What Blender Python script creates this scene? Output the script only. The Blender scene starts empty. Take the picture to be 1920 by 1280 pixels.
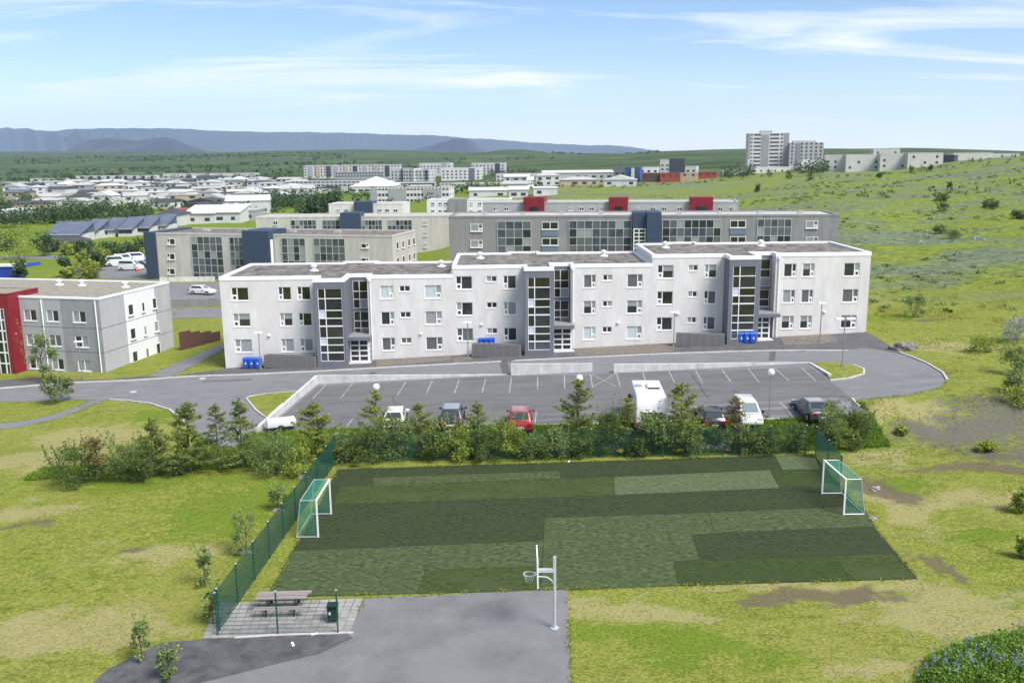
import bpy, bmesh, math, random
import numpy as np
from mathutils import Matrix, Vector
from mathutils.geometry import delaunay_2d_cdt
random.seed(7)
rng = np.random.default_rng(11)
sc = bpy.context.scene
COL = sc.collection

# ------------------------------------------------------------------ camera
FPX, PITCH, ROLL = 1720.0, math.radians(11.57), math.radians(0.6)
CAM = np.array([0.0, 0.0, 21.0])
_F = np.array([0, math.cos(PITCH), -math.sin(PITCH)])
_U0 = np.array([0, math.sin(PITCH), math.cos(PITCH)])
_R0 = np.array([1.0, 0, 0])
_U = math.cos(ROLL) * _U0 + math.sin(ROLL) * _R0
_R = math.cos(ROLL) * _R0 - math.sin(ROLL) * _U0
cam = bpy.data.objects.new('camera', bpy.data.cameras.new('camera'))
COL.objects.link(cam)
cam.data.sensor_width = 36.0
cam.data.lens = FPX / 1920 * 36
cam.data.clip_start = 0.5
cam.data.clip_end = 60000
M = Matrix.Identity(4)
for i in range(3):
    M[i][0], M[i][1], M[i][2], M[i][3] = _R[i], _U[i], -_F[i], CAM[i]
cam.matrix_world = M
sc.camera = cam

# ------------------------------------------------------------------ sky, sun, exposure
SUN_EL, SUN_AZ = math.radians(51), math.radians(130)      # azimuth from +Y towards +X
w = bpy.data.worlds.new('World'); sc.world = w; w.use_nodes = True
nt = w.node_tree; N = nt.nodes; L = nt.links
bg = N['Background']
sky = N.new('ShaderNodeTexSky'); sky.sky_type = 'NISHITA'; sky.sun_disc = False
sky.sun_elevation = SUN_EL; sky.sun_rotation = SUN_AZ
sky.altitude = 50; sky.air_density = 0.75; sky.dust_density = 0.05; sky.ozone_density = 3.0
tc = N.new('ShaderNodeTexCoord')
sep = N.new('ShaderNodeSeparateXYZ'); L.new(tc.outputs['Generated'], sep.inputs[0])
def wmath(op, a, b=None, clamp=False):
    n = N.new('ShaderNodeMath'); n.operation = op; n.use_clamp = clamp
    for i, v in enumerate((a, b)):
        if v is None: continue
        if isinstance(v, (int, float)): n.inputs[i].default_value = v
        else: L.new(v, n.inputs[i])
    return n.outputs[0]
zc = wmath('MAXIMUM', sep.outputs[2], 0.0)
den = wmath('ADD', zc, 0.10)
cmb = N.new('ShaderNodeCombineXYZ')
L.new(wmath('DIVIDE', sep.outputs[0], den), cmb.inputs[0]); L.new(wmath('DIVIDE', sep.outputs[1], den), cmb.inputs[1])
mp = N.new('ShaderNodeMapping'); mp.inputs['Scale'].default_value = (0.42, 1.15, 1); mp.inputs['Rotation'].default_value = (0, 0, 0.12)
mp.inputs['Location'].default_value = (12.5, 2.6, 0)
L.new(cmb.outputs[0], mp.inputs[0])
cn = N.new('ShaderNodeTexNoise'); cn.inputs['Scale'].default_value = 1.15; cn.inputs['Detail'].default_value = 9; cn.inputs['Roughness'].default_value = 0.56; cn.inputs['Distortion'].default_value = 0.7
L.new(mp.outputs[0], cn.inputs['Vector'])
cr = N.new('ShaderNodeValToRGB'); cr.color_ramp.elements[0].position = 0.47; cr.color_ramp.elements[1].position = 0.70
cr.color_ramp.elements[0].color = (0, 0, 0, 1); cr.color_ramp.elements[1].color = (1, 1, 1, 1)
L.new(cn.outputs[0], cr.inputs[0])
# a thin even veil that thickens towards the horizon, as stratus seen edge-on does
veil = wmath('MULTIPLY', wmath('POWER', wmath('SUBTRACT', 1.0, zc, True), 25.0), 1.0)
fac = wmath('MAXIMUM', wmath('MULTIPLY', cr.outputs[0], 0.95), veil, True)
mx = N.new('ShaderNodeMix'); mx.data_type = 'RGBA'
L.new(fac, mx.inputs['Factor']); L.new(sky.outputs[0], mx.inputs[6]); mx.inputs[7].default_value = (7.6, 7.7, 7.8, 1)
L.new(mx.outputs[2], bg.inputs[0])
bg.inputs[1].default_value = 0.08
sun = bpy.data.objects.new('sun', bpy.data.lights.new('sun', 'SUN')); COL.objects.link(sun)
sun.data.energy = 2.7; sun.data.angle = math.radians(26); sun.data.color = (1, 0.96, 0.9)
sd = Vector((math.sin(SUN_AZ) * math.cos(SUN_EL), math.cos(SUN_AZ) * math.cos(SUN_EL), math.sin(SUN_EL)))
sun.rotation_euler = sd.to_track_quat('Z', 'Y').to_euler()
sun.location = (0, 60, 80)
sc.view_settings.view_transform = 'Standard'; sc.view_settings.look = 'None'
sc.view_settings.exposure = 1.1; sc.view_settings.gamma = 1
sc.cycles.max_bounces = 6; sc.cycles.transparent_max_bounces = 12
sc.cycles.use_denoising = True

# ------------------------------------------------------------------ geometry of the place
def ray(x, y): return _F * FPX + _R * (x - 960) + _U * (640 - y)
def atZ(x, y, z):
    d = ray(x, y); return CAM + d * ((z - CAM[2]) / d[2])
def atY(x, y, Y, s=0.0):
    d = ray(x, y); return CAM + d * (Y / (d[1] - s * d[0]))
def sstep(a, b, t):
    t = np.clip((t - a) / (b - a), 0, 1); return t * t * (3 - 2 * t)
def R_(x): return np.where(x < -46, 0.74 + 0.0452 * -46 + 0.012 * (x + 46), 0.74 + 0.0452 * x)
def near_h(x, y):
    P = 0.045 * np.maximum(0, x - 23) - 0.012 * np.maximum(0, -15 - x)
    t = sstep(61.3, 69.5, y)
    return P * (1 - t) + R_(x) * t
# far ground: surveyed points as (bearing, distance) -> height
_cp = [(300,524,170),(60,505,195),(150,470,235),(60,445,285),(300,440,285),(150,400,440),(450,395,420),(20,380,540),(300,365,640),(500,372,560),(100,345,860),(300,334,1000),(500,333,980),
       (20,320,1500),(300,312,1700),(500,306,1900),(100,296,2800),(300,292,3200),(20,287,4200),(300,287,4200),(480,287,3000),(650,283,2800),(800,284,2900),
       (650,475,225),(800,472,225),(560,420,330),(700,395,380),(700,360,600),(650,333,950),(850,338,850),(650,308,1700),(850,312,1600),(900,289,2600),(960,280,2500),(1040,290,2400),
       (1000,470,170),(1200,465,175),(1000,392,260),(1100,372,330),(1000,352,470),(1200,352,420),(1150,342,520),(1300,335,560),(1000,300,1500),(1150,291,2200),(1250,283,2300),(1380,281,2300),(1200,308,1100),(1330,305,1000),
       (1440,322,600),(1350,370,300),(1450,350,330),(1550,325,460),(1660,321,450),(1760,309,440),(1600,455,150),(1590,400,185),(1700,430,168),(1800,420,170),(1920,450,145),(1700,370,235),(1920,370,215),(1850,330,290),(1920,296,335),(1820,301,400),
       (1600,281,1500),(1680,277,1500),(1800,285,1300),(1910,284,1250),(1500,290,1300),
       (300,286,6500),(900,292,6000),(1500,296,6000),(1900,296,6000),(20,285,6500)]
def _bl(x, y):
    y = np.maximum(y, 60.0); return np.stack([np.clip(x / y, -0.8, 0.8) * 2.6, np.log(y)], -1)
_pts, _zs = [], []
for px, py, Y in _cp:
    P = atY(px, py, Y); _pts.append((P[0], Y)); _zs.append(P[2])
for X in (-75, -50, -25, 0, 20, 40, 55, 75):
    for Y in (98, 108): _pts.append((X, Y)); _zs.append(float(near_h(np.array(float(X)), np.array(100.0))))
_pts = np.array(_pts); _q = _bl(_pts[:, 0], _pts[:, 1]); _zs = np.array(_zs)
def _ker(a, b): return np.sqrt(((a[..., None, :] - b) ** 2).sum(-1) + 0.01)
_K = _ker(_q, _q); _n = len(_q)
_A = np.zeros((_n + 3, _n + 3)); _A[:_n, :_n] = _K - 0.002 * np.eye(_n); _A[:_n, _n] = 1; _A[:_n, _n + 1:] = _q; _A[_n, :_n] = 1; _A[_n + 1:, :_n] = _q.T
_W = np.linalg.solve(_A, np.concatenate([_zs, np.zeros(3)]))
def far_h(x, y):
    q = _bl(x, y); sh = q.shape[:-1]; q = q.reshape(-1, 2); out = np.empty(len(q))
    for i in range(0, len(q), 20000):
        c = q[i:i + 20000]; out[i:i + 20000] = _ker(c, _q) @ _W[:_n] + _W[_n] + c @ _W[_n + 1:]
    return out.reshape(sh)
def wob(x, y):
    return (np.sin(x * 0.21 + 1.3 * np.sin(y * 0.13)) * np.cos(y * 0.17 + np.sin(x * 0.11)))
def H(x, y):
    x = np.asarray(x, float); y = np.asarray(y, float)
    t = sstep(102, 124, y)
    z = near_h(x, np.minimum(y, 110))
    f = far_h(x, np.maximum(y, 95))
    z = z * (1 - t) + f * t
    z = z + 0.10 * wob(x, y) * sstep(44, 52, x) + 0.12 * wob(x * 1.7, y * 1.7) * sstep(110, 130, y)
    z = z + sstep(300, 2000, y) * 2.2 * wob(x * 0.05, y * 0.05) + sstep(900, 2500, y) * 3.0 * wob(x * 0.021 + 3, y * 0.018)
    return z
def ground(px, py, off=0.0):
    d = ray(px, py); d = d / d[1]
    ts = np.concatenate([np.arange(25, 140, 0.5), np.geomspace(140, 7000, 900)])
    P = CAM + ts[:, None] * d
    g = P[:, 2] - H(P[:, 0], P[:, 1])
    i = np.argmax(g < 0)
    if g[i] >= 0: i = len(ts) - 1
    a, b = ts[max(i - 1, 0)], ts[i]
    ga, gb = g[max(i - 1, 0)], g[i]
    t = a + (b - a) * (ga / (ga - gb) if ga != gb else 0)
    p = CAM + t * d; p[2] = float(H(p[0], p[1])) + off
    return p
def pxpoly(pts): return [tuple(ground(*p)[:2]) for p in pts]
def inpoly(poly, x, y):
    x = np.asarray(x); y = np.asarray(y); c = np.zeros(x.shape, bool); n = len(poly)
    for i in range(n):
        x0, y0 = poly[i]; x1, y1 = poly[i - 1]
        if y0 == y1: continue
        c ^= ((y0 > y) != (y1 > y)) & (x < (x1 - x0) * (y - y0) / (y1 - y0) + x0)
    return c
def polydist(poly, x, y):
    d = np.full(np.shape(x), 1e9); n = len(poly)
    for i in range(n):
        ax, ay = poly[i]; bx, by = poly[(i + 1) % n]; ex, ey = bx - ax, by - ay
        t = np.clip(((x - ax) * ex + (y - ay) * ey) / (ex * ex + ey * ey + 1e-9), 0, 1)
        d = np.minimum(d, np.hypot(x - ax - t * ex, y - ay - t * ey))
    return d

# ------------------------------------------------------------------ mesh and object helpers
class MB:
    def __init__(s): s.v = []; s.f = []; s.m = []
    def add(s, vs, fs, m=0):
        b = len(s.v); s.v += [tuple(map(float, q)) for q in vs]
        for f in fs: s.f.append(tuple(b + i for i in f)); s.m.append(m)
        return s
    def box(s, x0, x1, y0, y1, z0, z1, m=0):
        return s.add([(x0,y0,z0),(x1,y0,z0),(x1,y1,z0),(x0,y1,z0),(x0,y0,z1),(x1,y0,z1),(x1,y1,z1),(x0,y1,z1)],
              [(0,3,2,1),(4,5,6,7),(0,1,5,4),(1,2,6,5),(2,3,7,6),(3,0,4,7)], m)
    def quad(s, a, b, c, d, m=0): return s.add([a, b, c, d], [(0, 1, 2, 3)], m)
    def prism(s, pts, z0, z1, m=0, mt=None):
        n = len(pts)
        s.add([(x, y, z0) for x, y in pts] + [(x, y, z1) for x, y in pts], [(i, (i + 1) % n, n + (i + 1) % n, n + i) for i in range(n)], m)
        return s.add([(x, y, z1) for x, y in pts], [tuple(range(n))], m if mt is None else mt)
    def tube(s, p, q, r, r2=None, n=6, m=0, caps=True):
        p = Vector(p); q = Vector(q); d = (q - p).normalized(); r2 = r if r2 is None else r2
        a = d.orthogonal().normalized(); b = d.cross(a)
        vs = []
        for c, rr in ((p, r), (q, r2)):
            for i in range(n):
                t = 2 * math.pi * i / n; vs.append(c + a * (rr * math.cos(t)) + b * (rr * math.sin(t)))
        fs = [(i, (i + 1) % n, n + (i + 1) % n, n + i) for i in range(n)]
        if caps: fs += [tuple(range(n - 1, -1, -1)), tuple(range(n, 2 * n))]
        return s.add(vs, fs, m)
    def bar(s, p, q, wd, hg, m=0):                       # square-section bar between two points
        p = Vector(p); q = Vector(q); d = (q - p).normalized()
        a = d.cross(Vector((0, 0, 1)));  a = a.normalized() if a.length > 1e-4 else Vector((1, 0, 0)); b = a.cross(d)
        vs = []
        for c in (p, q):
            for sx, sz in ((-1, -1), (1, -1), (1, 1), (-1, 1)): vs.append(c + a * (sx * wd / 2) + b * (sz * hg / 2))
        return s.add(vs, [(0, 3, 2, 1), (4, 5, 6, 7), (0, 1, 5, 4), (1, 2, 6, 5), (2, 3, 7, 6), (3, 0, 4, 7)], m)
    def lathe(s, prof, c=(0, 0, 0), n=12, m=0):
        vs = []; k = len(prof)
        for r, z in prof:
            for i in range(n):
                t = 2 * math.pi * i / n; vs.append((c[0] + r * math.cos(t), c[1] + r * math.sin(t), c[2] + z))
        fs = [(j * n + i, j * n + (i + 1) % n, (j + 1) * n + (i + 1) % n, (j + 1) * n + i) for j in range(k - 1) for i in range(n)]
        fs += [tuple(range(n - 1, -1, -1)), tuple(range((k - 1) * n, k * n))]
        return s.add(vs, fs, m)
    def mesh(s, name, mats, smooth=False):
        me = bpy.data.meshes.new(name); me.from_pydata(s.v, [], s.f)
        for q in (mats if isinstance(mats, (list, tuple)) else [mats]): me.materials.append(q)
        me.polygons.foreach_set('material_index', s.m)
        if smooth: me.polygons.foreach_set('use_smooth', [True] * len(s.f))
        me.update(); return me
    def build(s, name, mats, parent=None, loc=None, smooth=False):
        return put(name, s.mesh(name, mats, smooth), parent, loc)
def put(name, me, parent=None, loc=None, rz=0.0, scale=None):
    o = bpy.data.objects.new(name, me); COL.objects.link(o)
    if parent is not None: o.parent = parent
    if loc is not None: o.location = loc
    if rz: o.rotation_euler = (0, 0, rz)
    if scale is not None: o.scale = scale
    return o
def tag(o, label=None, cat=None, group=None, kind=None):
    if label: o['label'] = label
    if cat: o['category'] = cat
    if group: o['group'] = group
    if kind: o['kind'] = kind
    return o
def thing(name, label, cat, loc=(0, 0, 0), rz=0.0, group=None):
    return tag(put(name, None, None, tuple(map(float, loc)), rz), label, cat, group, 'thing')
def copy_tree(o, parent=None):
    c = o.copy(); COL.objects.link(c); c.parent = parent
    for ch in [k for k in o.children]: copy_tree(ch, c)
    return c
def smooth_bevel(me, width, seg=2, angle=0.5):
    bm = bmesh.new(); bm.from_mesh(me); bmesh.ops.remove_doubles(bm, verts=bm.verts, dist=1e-4)
    ed = [e for e in bm.edges if len(e.link_faces) == 2 and e.calc_face_angle(0) > angle]
    bmesh.ops.bevel(bm, geom=ed, offset=width, segments=seg, affect='EDGES', profile=0.6)
    for f in bm.faces: f.smooth = True
    bm.to_mesh(me); bm.free(); return me

# ------------------------------------------------------------------ materials
MATS = {}
def mk(name, c1, c2=None, scale=3.0, rough=0.85, bump=0.0, bscale=40.0, metal=0.0, spec=0.4, stretch=(1, 1, 1), detail=6, lo=0.35, hi=0.65, c3=None, s3=0.5, coat=0.0):
    m = bpy.data.materials.new(name); m.use_nodes = True; nt = m.node_tree; n = nt.nodes; l = nt.links
    b = n['Principled BSDF']; b.inputs['Roughness'].default_value = rough; b.inputs['Metallic'].default_value = metal
    b.inputs['Specular IOR Level'].default_value = spec; b.inputs['Coat Weight'].default_value = coat
    b.inputs['Base Color'].default_value = (*c1, 1)
    if c2 is not None or bump:
        g = n.new('ShaderNodeNewGeometry'); mpn = n.new('ShaderNodeMapping'); mpn.inputs['Scale'].default_value = stretch
        l.new(g.outputs['Position'], mpn.inputs[0])
    if c2 is not None:
        t = n.new('ShaderNodeTexNoise'); t.inputs['Scale'].default_value = scale; t.inputs['Detail'].default_value = detail; t.inputs['Roughness'].default_value = 0.65
        l.new(mpn.outputs[0], t.inputs['Vector'])
        r = n.new('ShaderNodeValToRGB'); r.color_ramp.elements[0].position = lo; r.color_ramp.elements[1].position = hi
        r.color_ramp.elements[0].color = (*c1, 1); r.color_ramp.elements[1].color = (*c2, 1)
        l.new(t.outputs[0], r.inputs[0]); out = r.outputs[0]
        if c3 is not None:
            t3 = n.new('ShaderNodeTexNoise'); t3.inputs['Scale'].default_value = s3; t3.inputs['Detail'].default_value = 8
            l.new(mpn.outputs[0], t3.inputs['Vector'])
            r3 = n.new('ShaderNodeValToRGB'); r3.color_ramp.elements[0].position = 0.45; r3.color_ramp.elements[1].position = 0.7
            l.new(t3.outputs[0], r3.inputs[0])
            x = n.new('ShaderNodeMix'); x.data_type = 'RGBA'; l.new(r3.outputs[0], x.inputs['Factor']); l.new(out, x.inputs[6]); x.inputs[7].default_value = (*c3, 1); out = x.outputs[2]
        l.new(out, b.inputs['Base Color'])
    if bump:
        t2 = n.new('ShaderNodeTexNoise'); t2.inputs['Scale'].default_value = bscale; t2.inputs['Detail'].default_value = 4; l.new(g.outputs['Position'], t2.inputs['Vector'])
        bp = n.new('ShaderNodeBump'); bp.inputs['Strength'].default_value = min(1, bump); bp.inputs['Distance'].default_value = 0.05
        l.new(t2.outputs[0], bp.inputs['Height']); l.new(bp.outputs[0], b.inputs['Normal'])
    MATS[name] = m; return m
def leafmat(name, dark, light, trans=0.32):
    m = bpy.data.materials.new(name); m.use_nodes = True; nt = m.node_tree; n = nt.nodes; l = nt.links; b = n['Principled BSDF']
    a = n.new('ShaderNodeAttribute'); a.attribute_name = 'tint'
    r = n.new('ShaderNodeValToRGB'); r.color_ramp.elements[0].color = (*dark, 1); r.color_ramp.elements[1].color = (*light, 1); l.new(a.outputs['Fac'], r.inputs[0])
    l.new(r.outputs[0], b.inputs['Base Color']); b.inputs['Roughness'].default_value = 0.6; b.inputs['Specular IOR Level'].default_value = 0.25
    tr = n.new('ShaderNodeBsdfTranslucent'); l.new(r.outputs[0], tr.inputs[0]); x = n.new('ShaderNodeMixShader'); x.inputs[0].default_value = trans
    l.new(b.outputs[0], x.inputs[1]); l.new(tr.outputs[0], x.inputs[2]); l.new(x.outputs[0], n['Material Output'].inputs[0])
    MATS[name] = m; return m
plaster = mk('rendered wall', (0.60, 0.578, 0.555), (0.715, 0.693, 0.67), 1.3, 0.95, 0.35, 25, stretch=(1, 1, 0.35), detail=11, c3=(0.615, 0.585, 0.555), s3=0.45)
def streaks(m, amount=0.4, dirt=(0.36, 0.34, 0.32)):
    nt = m.node_tree; n = nt.nodes; l = nt.links; b = n['Principled BSDF']; src = b.inputs['Base Color'].links[0].from_socket
    g = n.new('ShaderNodeNewGeometry'); mpn = n.new('ShaderNodeMapping'); mpn.inputs['Scale'].default_value = (2.6, 2.6, 0.10); l.new(g.outputs['Position'], mpn.inputs[0])
    t = n.new('ShaderNodeTexNoise'); t.inputs['Scale'].default_value = 1.0; t.inputs['Detail'].default_value = 9; l.new(mpn.outputs[0], t.inputs['Vector'])
    t2 = n.new('ShaderNodeTexNoise'); t2.inputs['Scale'].default_value = 0.45; t2.inputs['Detail'].default_value = 6; l.new(g.outputs['Position'], t2.inputs['Vector'])
    r = n.new('ShaderNodeValToRGB'); r.color_ramp.elements[0].position = .56; r.color_ramp.elements[1].position = .78; l.new(t.outputs[0], r.inputs[0])
    r2 = n.new('ShaderNodeValToRGB'); r2.color_ramp.elements[0].position = .45; r2.color_ramp.elements[1].position = .65; l.new(t2.outputs[0], r2.inputs[0])
    a = n.new('ShaderNodeMath'); a.operation = 'MULTIPLY'; l.new(r.outputs[0], a.inputs[0]); l.new(r2.outputs[0], a.inputs[1])
    a2 = n.new('ShaderNodeMath'); a2.operation = 'MULTIPLY'; l.new(a.outputs[0], a2.inputs[0]); a2.inputs[1].default_value = amount
    x = n.new('ShaderNodeMix'); x.data_type = 'RGBA'; l.new(a2.outputs[0], x.inputs['Factor']); l.new(src, x.inputs[6]); x.inputs[7].default_value = (*dirt, 1); l.new(x.outputs[2], b.inputs['Base Color'])
streaks(plaster, 0.38)
plaster_cool = mk('white render', (0.66, 0.66, 0.67), (0.74, 0.74, 0.75), 1.4, 0.95, 0.3, 25, stretch=(1, 1, 0.3))
white = mk('white paint', (0.80, 0.80, 0.80), (0.74, 0.74, 0.74), 2, 0.6, lo=0.5, hi=0.8)
whiteframe = mk('white frame', (0.78, 0.78, 0.77), rough=0.45)
slate = mk('slate grey render', (0.135, 0.142, 0.17), (0.165, 0.172, 0.20), 1.5, 0.8, 0.2, 20, stretch=(1, 1, 0.2))
slate_light = mk('slate cap', (0.2, 0.21, 0.22), (0.27, 0.27, 0.26), 2, 0.85)
roofgravel = mk('roof gravel', (0.045, 0.041, 0.038), (0.29, 0.262, 0.235), 1.1, 0.98, 1.0, 9, detail=12, lo=0.34, hi=0.68)
asphalt = mk('asphalt', (0.15, 0.151, 0.158), (0.205, 0.205, 0.212), 0.7, 0.95, 0.25, 60, detail=10, c3=(0.185, 0.186, 0.196), s3=0.12, stretch=(0.6, 1.5, 1))
asphalt_lot = mk('lot asphalt', (0.105, 0.104, 0.106), (0.155, 0.152, 0.153), 0.5, 0.95, 0.25, 60, detail=10, c3=(0.145, 0.143, 0.147), s3=0.15, stretch=(0.5, 1.8, 1))
asphalt_dark = mk('footway asphalt', (0.085, 0.083, 0.086), (0.125, 0.122, 0.124), 0.9, 0.95, 0.3, 60, detail=9)
asphalt_court = mk('court asphalt', (0.135, 0.134, 0.136), (0.195, 0.193, 0.193), 0.55, 0.95, 0.3, 70, detail=10, c3=(0.19, 0.19, 0.195), s3=0.2)
darkearth = mk('dark gravel strip', (0.055, 0.055, 0.06), (0.125, 0.123, 0.127), 1.1, 0.98, 0.6, 30, detail=11)
bedgravel = mk('bed gravel', (0.11, 0.10, 0.092), (0.22, 0.20, 0.18), 3, 0.98, 0.8, 14, detail=10, c3=(0.19, 0.155, 0.11), s3=0.4)
concrete = mk('concrete', (0.44, 0.44, 0.425), (0.66, 0.655, 0.635), 1.3, 0.92, 0.3, 30, detail=10, stretch=(1, 1, 0.5), c3=(0.54, 0.535, 0.515), s3=0.5)
kerbmat = mk('kerb concrete', (0.42, 0.41, 0.39), (0.55, 0.54, 0.52), 2, 0.92)
paintline = mk('worn white paint', (0.19, 0.19, 0.19), (0.40, 0.40, 0.39), 1.6, 0.9, lo=0.3, hi=0.65)
paver = mk('concrete paver', (0.27, 0.26, 0.245), (0.37, 0.355, 0.335), 3.5, 0.93, 0.25, 40, c3=(0.30, 0.29, 0.28), s3=0.6)
paver2 = mk('weathered paver', (0.23, 0.225, 0.215), (0.31, 0.30, 0.29), 3.5, 0.93, 0.25, 40)
joint = mk('paver joint', (0.07, 0.07, 0.06), (0.11, 0.11, 0.09), 5, 0.98)
def turf(name, a, b, c, s3=0.6): return mk(name, a, tuple(v * 1.15 for v in b), 4.2, 0.97, 0.6, 40, detail=15, stretch=(0.7, 1.15, 1), lo=0.38, hi=0.68, c3=c, s3=s3, spec=0.1)
turf_dark = turf('dark turf', (0.026, 0.038, 0.018), (0.052, 0.068, 0.032), (0.044, 0.060, 0.026))
turf_mid = turf('olive turf', (0.034, 0.053, 0.015), (0.064, 0.087, 0.026), (0.066, 0.086, 0.038))
turf_mottle = turf('mottled turf', (0.034, 0.054, 0.022), (0.105, 0.132, 0.058), (0.066, 0.086, 0.038), 1.1)
turf_light = turf('pale turf', (0.062, 0.088, 0.042), (0.125, 0.155, 0.082), (0.09, 0.115, 0.056), 1.0)
turf_green = turf('fresh turf', (0.030, 0.050, 0.015), (0.054, 0.077, 0.024), (0.044, 0.060, 0.026))
steel = mk('galvanised steel', (0.46, 0.49, 0.52), (0.56, 0.59, 0.62), 6, 0.45, metal=0.3)
polegrey = mk('pole grey', (0.27, 0.28, 0.29), rough=0.55, metal=0.3)
greenmetal = mk('green coated steel', (0.012, 0.075, 0.055), rough=0.5)
greencap = mk('pale cap', (0.35, 0.5, 0.45), rough=0.5)
netgreen = mk('green net', (0.05, 0.30, 0.21), rough=0.8)
wood_grey = mk('weathered wood', (0.24, 0.20, 0.195), (0.34, 0.29, 0.28), 5, 0.9, 0.2, 30, stretch=(0.4, 6, 1))
wood_brown = mk('brown stained wood', (0.075, 0.038, 0.028), (0.12, 0.06, 0.045), 6, 0.85, stretch=(3, 3, 0.3))
wood_shed = mk('grey boards', (0.15, 0.145, 0.14), (0.21, 0.20, 0.195), 7, 0.88, stretch=(1, 1, 4))
shed_frame = mk('shed steel', (0.25, 0.255, 0.26), rough=0.6, metal=0.2)
binblue = mk('blue plastic', (0.02, 0.10, 0.52), (0.03, 0.12, 0.58), 3, 0.45)
binlogo = mk('white print', (0.7, 0.72, 0.78), rough=0.6)
black = mk('black plastic', (0.012, 0.013, 0.014), rough=0.6)
darkgreen = mk('dark green steel', (0.010, 0.030, 0.024), rough=0.5)
glass = mk('dark glass', (0.022, 0.026, 0.026), (0.045, 0.05, 0.042), 0.6, 0.06, spec=0.55)
glass_green = mk('green tinted glass', (0.018, 0.021, 0.010), (0.036, 0.038, 0.02), 0.8, 0.06, spec=0.5)
glass_blue = mk('bluish glass', (0.04, 0.05, 0.07), (0.09, 0.10, 0.12), 1.0, 0.08, spec=0.6)
curtain = mk('curtained pane', (0.24, 0.255, 0.26), (0.32, 0.335, 0.335), 4, 0.2, stretch=(4, 1, 0.2), spec=0.5)
curtain_pale = mk('pale blind pane', (0.44, 0.52, 0.52), (0.52, 0.58, 0.58), 2, 0.2, spec=0.5)
curtain_dark = mk('dark curtain pane', (0.09, 0.095, 0.10), (0.15, 0.155, 0.16), 4, 0.15, stretch=(4, 1, 0.3), spec=0.5)
panel_white = mk('white infill', (0.55, 0.57, 0.66), rough=0.5)
navy = mk('navy cladding', (0.035, 0.055, 0.095), (0.045, 0.068, 0.112), 1.2, 0.6, stretch=(0.2, 0.2, 2))
beige = mk('beige concrete', (0.44, 0.41, 0.375), (0.56, 0.53, 0.49), 0.9, 0.95, 0.2, 10, stretch=(1, 1, 0.25), c3=(0.49, 0.46, 0.425), s3=0.3)
greyrender = mk('grey concrete', (0.20, 0.20, 0.205), (0.275, 0.272, 0.275), 0.9, 0.95, 0.2, 10, stretch=(1, 1, 0.25), c3=(0.25, 0.245, 0.245), s3=0.3)
greypanel = mk('light grey panel', (0.36, 0.365, 0.37), (0.42, 0.42, 0.43), 1.2, 0.9, 0.2, 20, stretch=(1, 1, 0.3))
greypanel_d = mk('mid grey panel', (0.255, 0.26, 0.265), (0.31, 0.315, 0.32), 1.2, 0.9, 0.2, 20, stretch=(1, 1, 0.3))
terracewall = mk('terrace wall', (0.50, 0.485, 0.46), (0.60, 0.58, 0.555), 0.4, 0.95)
streaks(beige, 0.6, (0.2, 0.18, 0.16)); streaks(greyrender, 0.5, (0.1, 0.1, 0.1)); streaks(concrete, 0.6, (0.2, 0.2, 0.19))
seam = mk('panel seam', (0.12, 0.12, 0.125))
redclad = mk('red cladding', (0.19, 0.012, 0.020), (0.24, 0.018, 0.028), 1.0, 0.5)
balcony = mk('blue grey panel', (0.14, 0.18, 0.25), rough=0.6)
framegrey = mk('grey mullion', (0.42, 0.45, 0.47), rough=0.5)
roofpale = mk('pale roof felt', (0.36, 0.35, 0.335), (0.46, 0.45, 0.43), 0.5, 0.95)
roofdark = mk('dark roof', (0.045, 0.046, 0.055), (0.075, 0.076, 0.085), 0.6, 0.8)
roofblue = mk('blue grey roof', (0.09, 0.11, 0.16), (0.13, 0.15, 0.20), 0.4, 0.7)
roofwhite = mk('white roof sheet', (0.60, 0.61, 0.62), rough=0.6)
housewhite = mk('house white', (0.60, 0.595, 0.58), (0.50, 0.495, 0.485), 0.3, 0.9)
housegrey = mk('house grey', (0.34, 0.34, 0.35), rough=0.9)
housetan = mk('house tan', (0.42, 0.34, 0.26), rough=0.9)
housered = mk('house red', (0.30, 0.07, 0.05), rough=0.9)
housebrown = mk('house brown', (0.12, 0.06, 0.05), rough=0.9)
housedark = mk('house dark', (0.06, 0.065, 0.085), rough=0.85)
houseblue = mk('house blue', (0.05, 0.09, 0.25), rough=0.8)
farwin = mk('far window', (0.05, 0.055, 0.065), rough=0.3)
bark = mk('bark', (0.07, 0.055, 0.045), (0.12, 0.10, 0.085), 8, 0.95)
stone = mk('lava stone', (0.10, 0.09, 0.08), (0.26, 0.245, 0.225), 3, 0.98, 0.9, 8, detail=10)
palestone = mk('pale stone', (0.20, 0.19, 0.175), (0.36, 0.345, 0.32), 3, 0.95, 0.5, 12)
tyre = mk('tyre rubber', (0.018, 0.018, 0.019), rough=0.85)
rimm = mk('alloy rim', (0.45, 0.46, 0.48), rough=0.35, metal=0.8)
carglass = mk('car glass', (0.03, 0.04, 0.045), rough=0.05, spec=0.8)
carglass_l = mk('windscreen', (0.16, 0.20, 0.22), rough=0.06, spec=0.8)
def carpaint(n, c): return mk(n, c, rough=0.28, spec=0.5, coat=0.6, metal=0.15)
p_white = mk('car white', (0.72, 0.72, 0.72), rough=0.3, coat=0.5); p_dark = carpaint('car charcoal', (0.035, 0.042, 0.055)); p_black = carpaint('car black', (0.018, 0.02, 0.024)); p_red = carpaint('car red', (0.32, 0.018, 0.03)); p_grey = carpaint('car slate', (0.09, 0.10, 0.125))
p_pink = carpaint('faded red roof', (0.42, 0.17, 0.19)); p_silver = carpaint('silver roof', (0.30, 0.33, 0.38))
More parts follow.
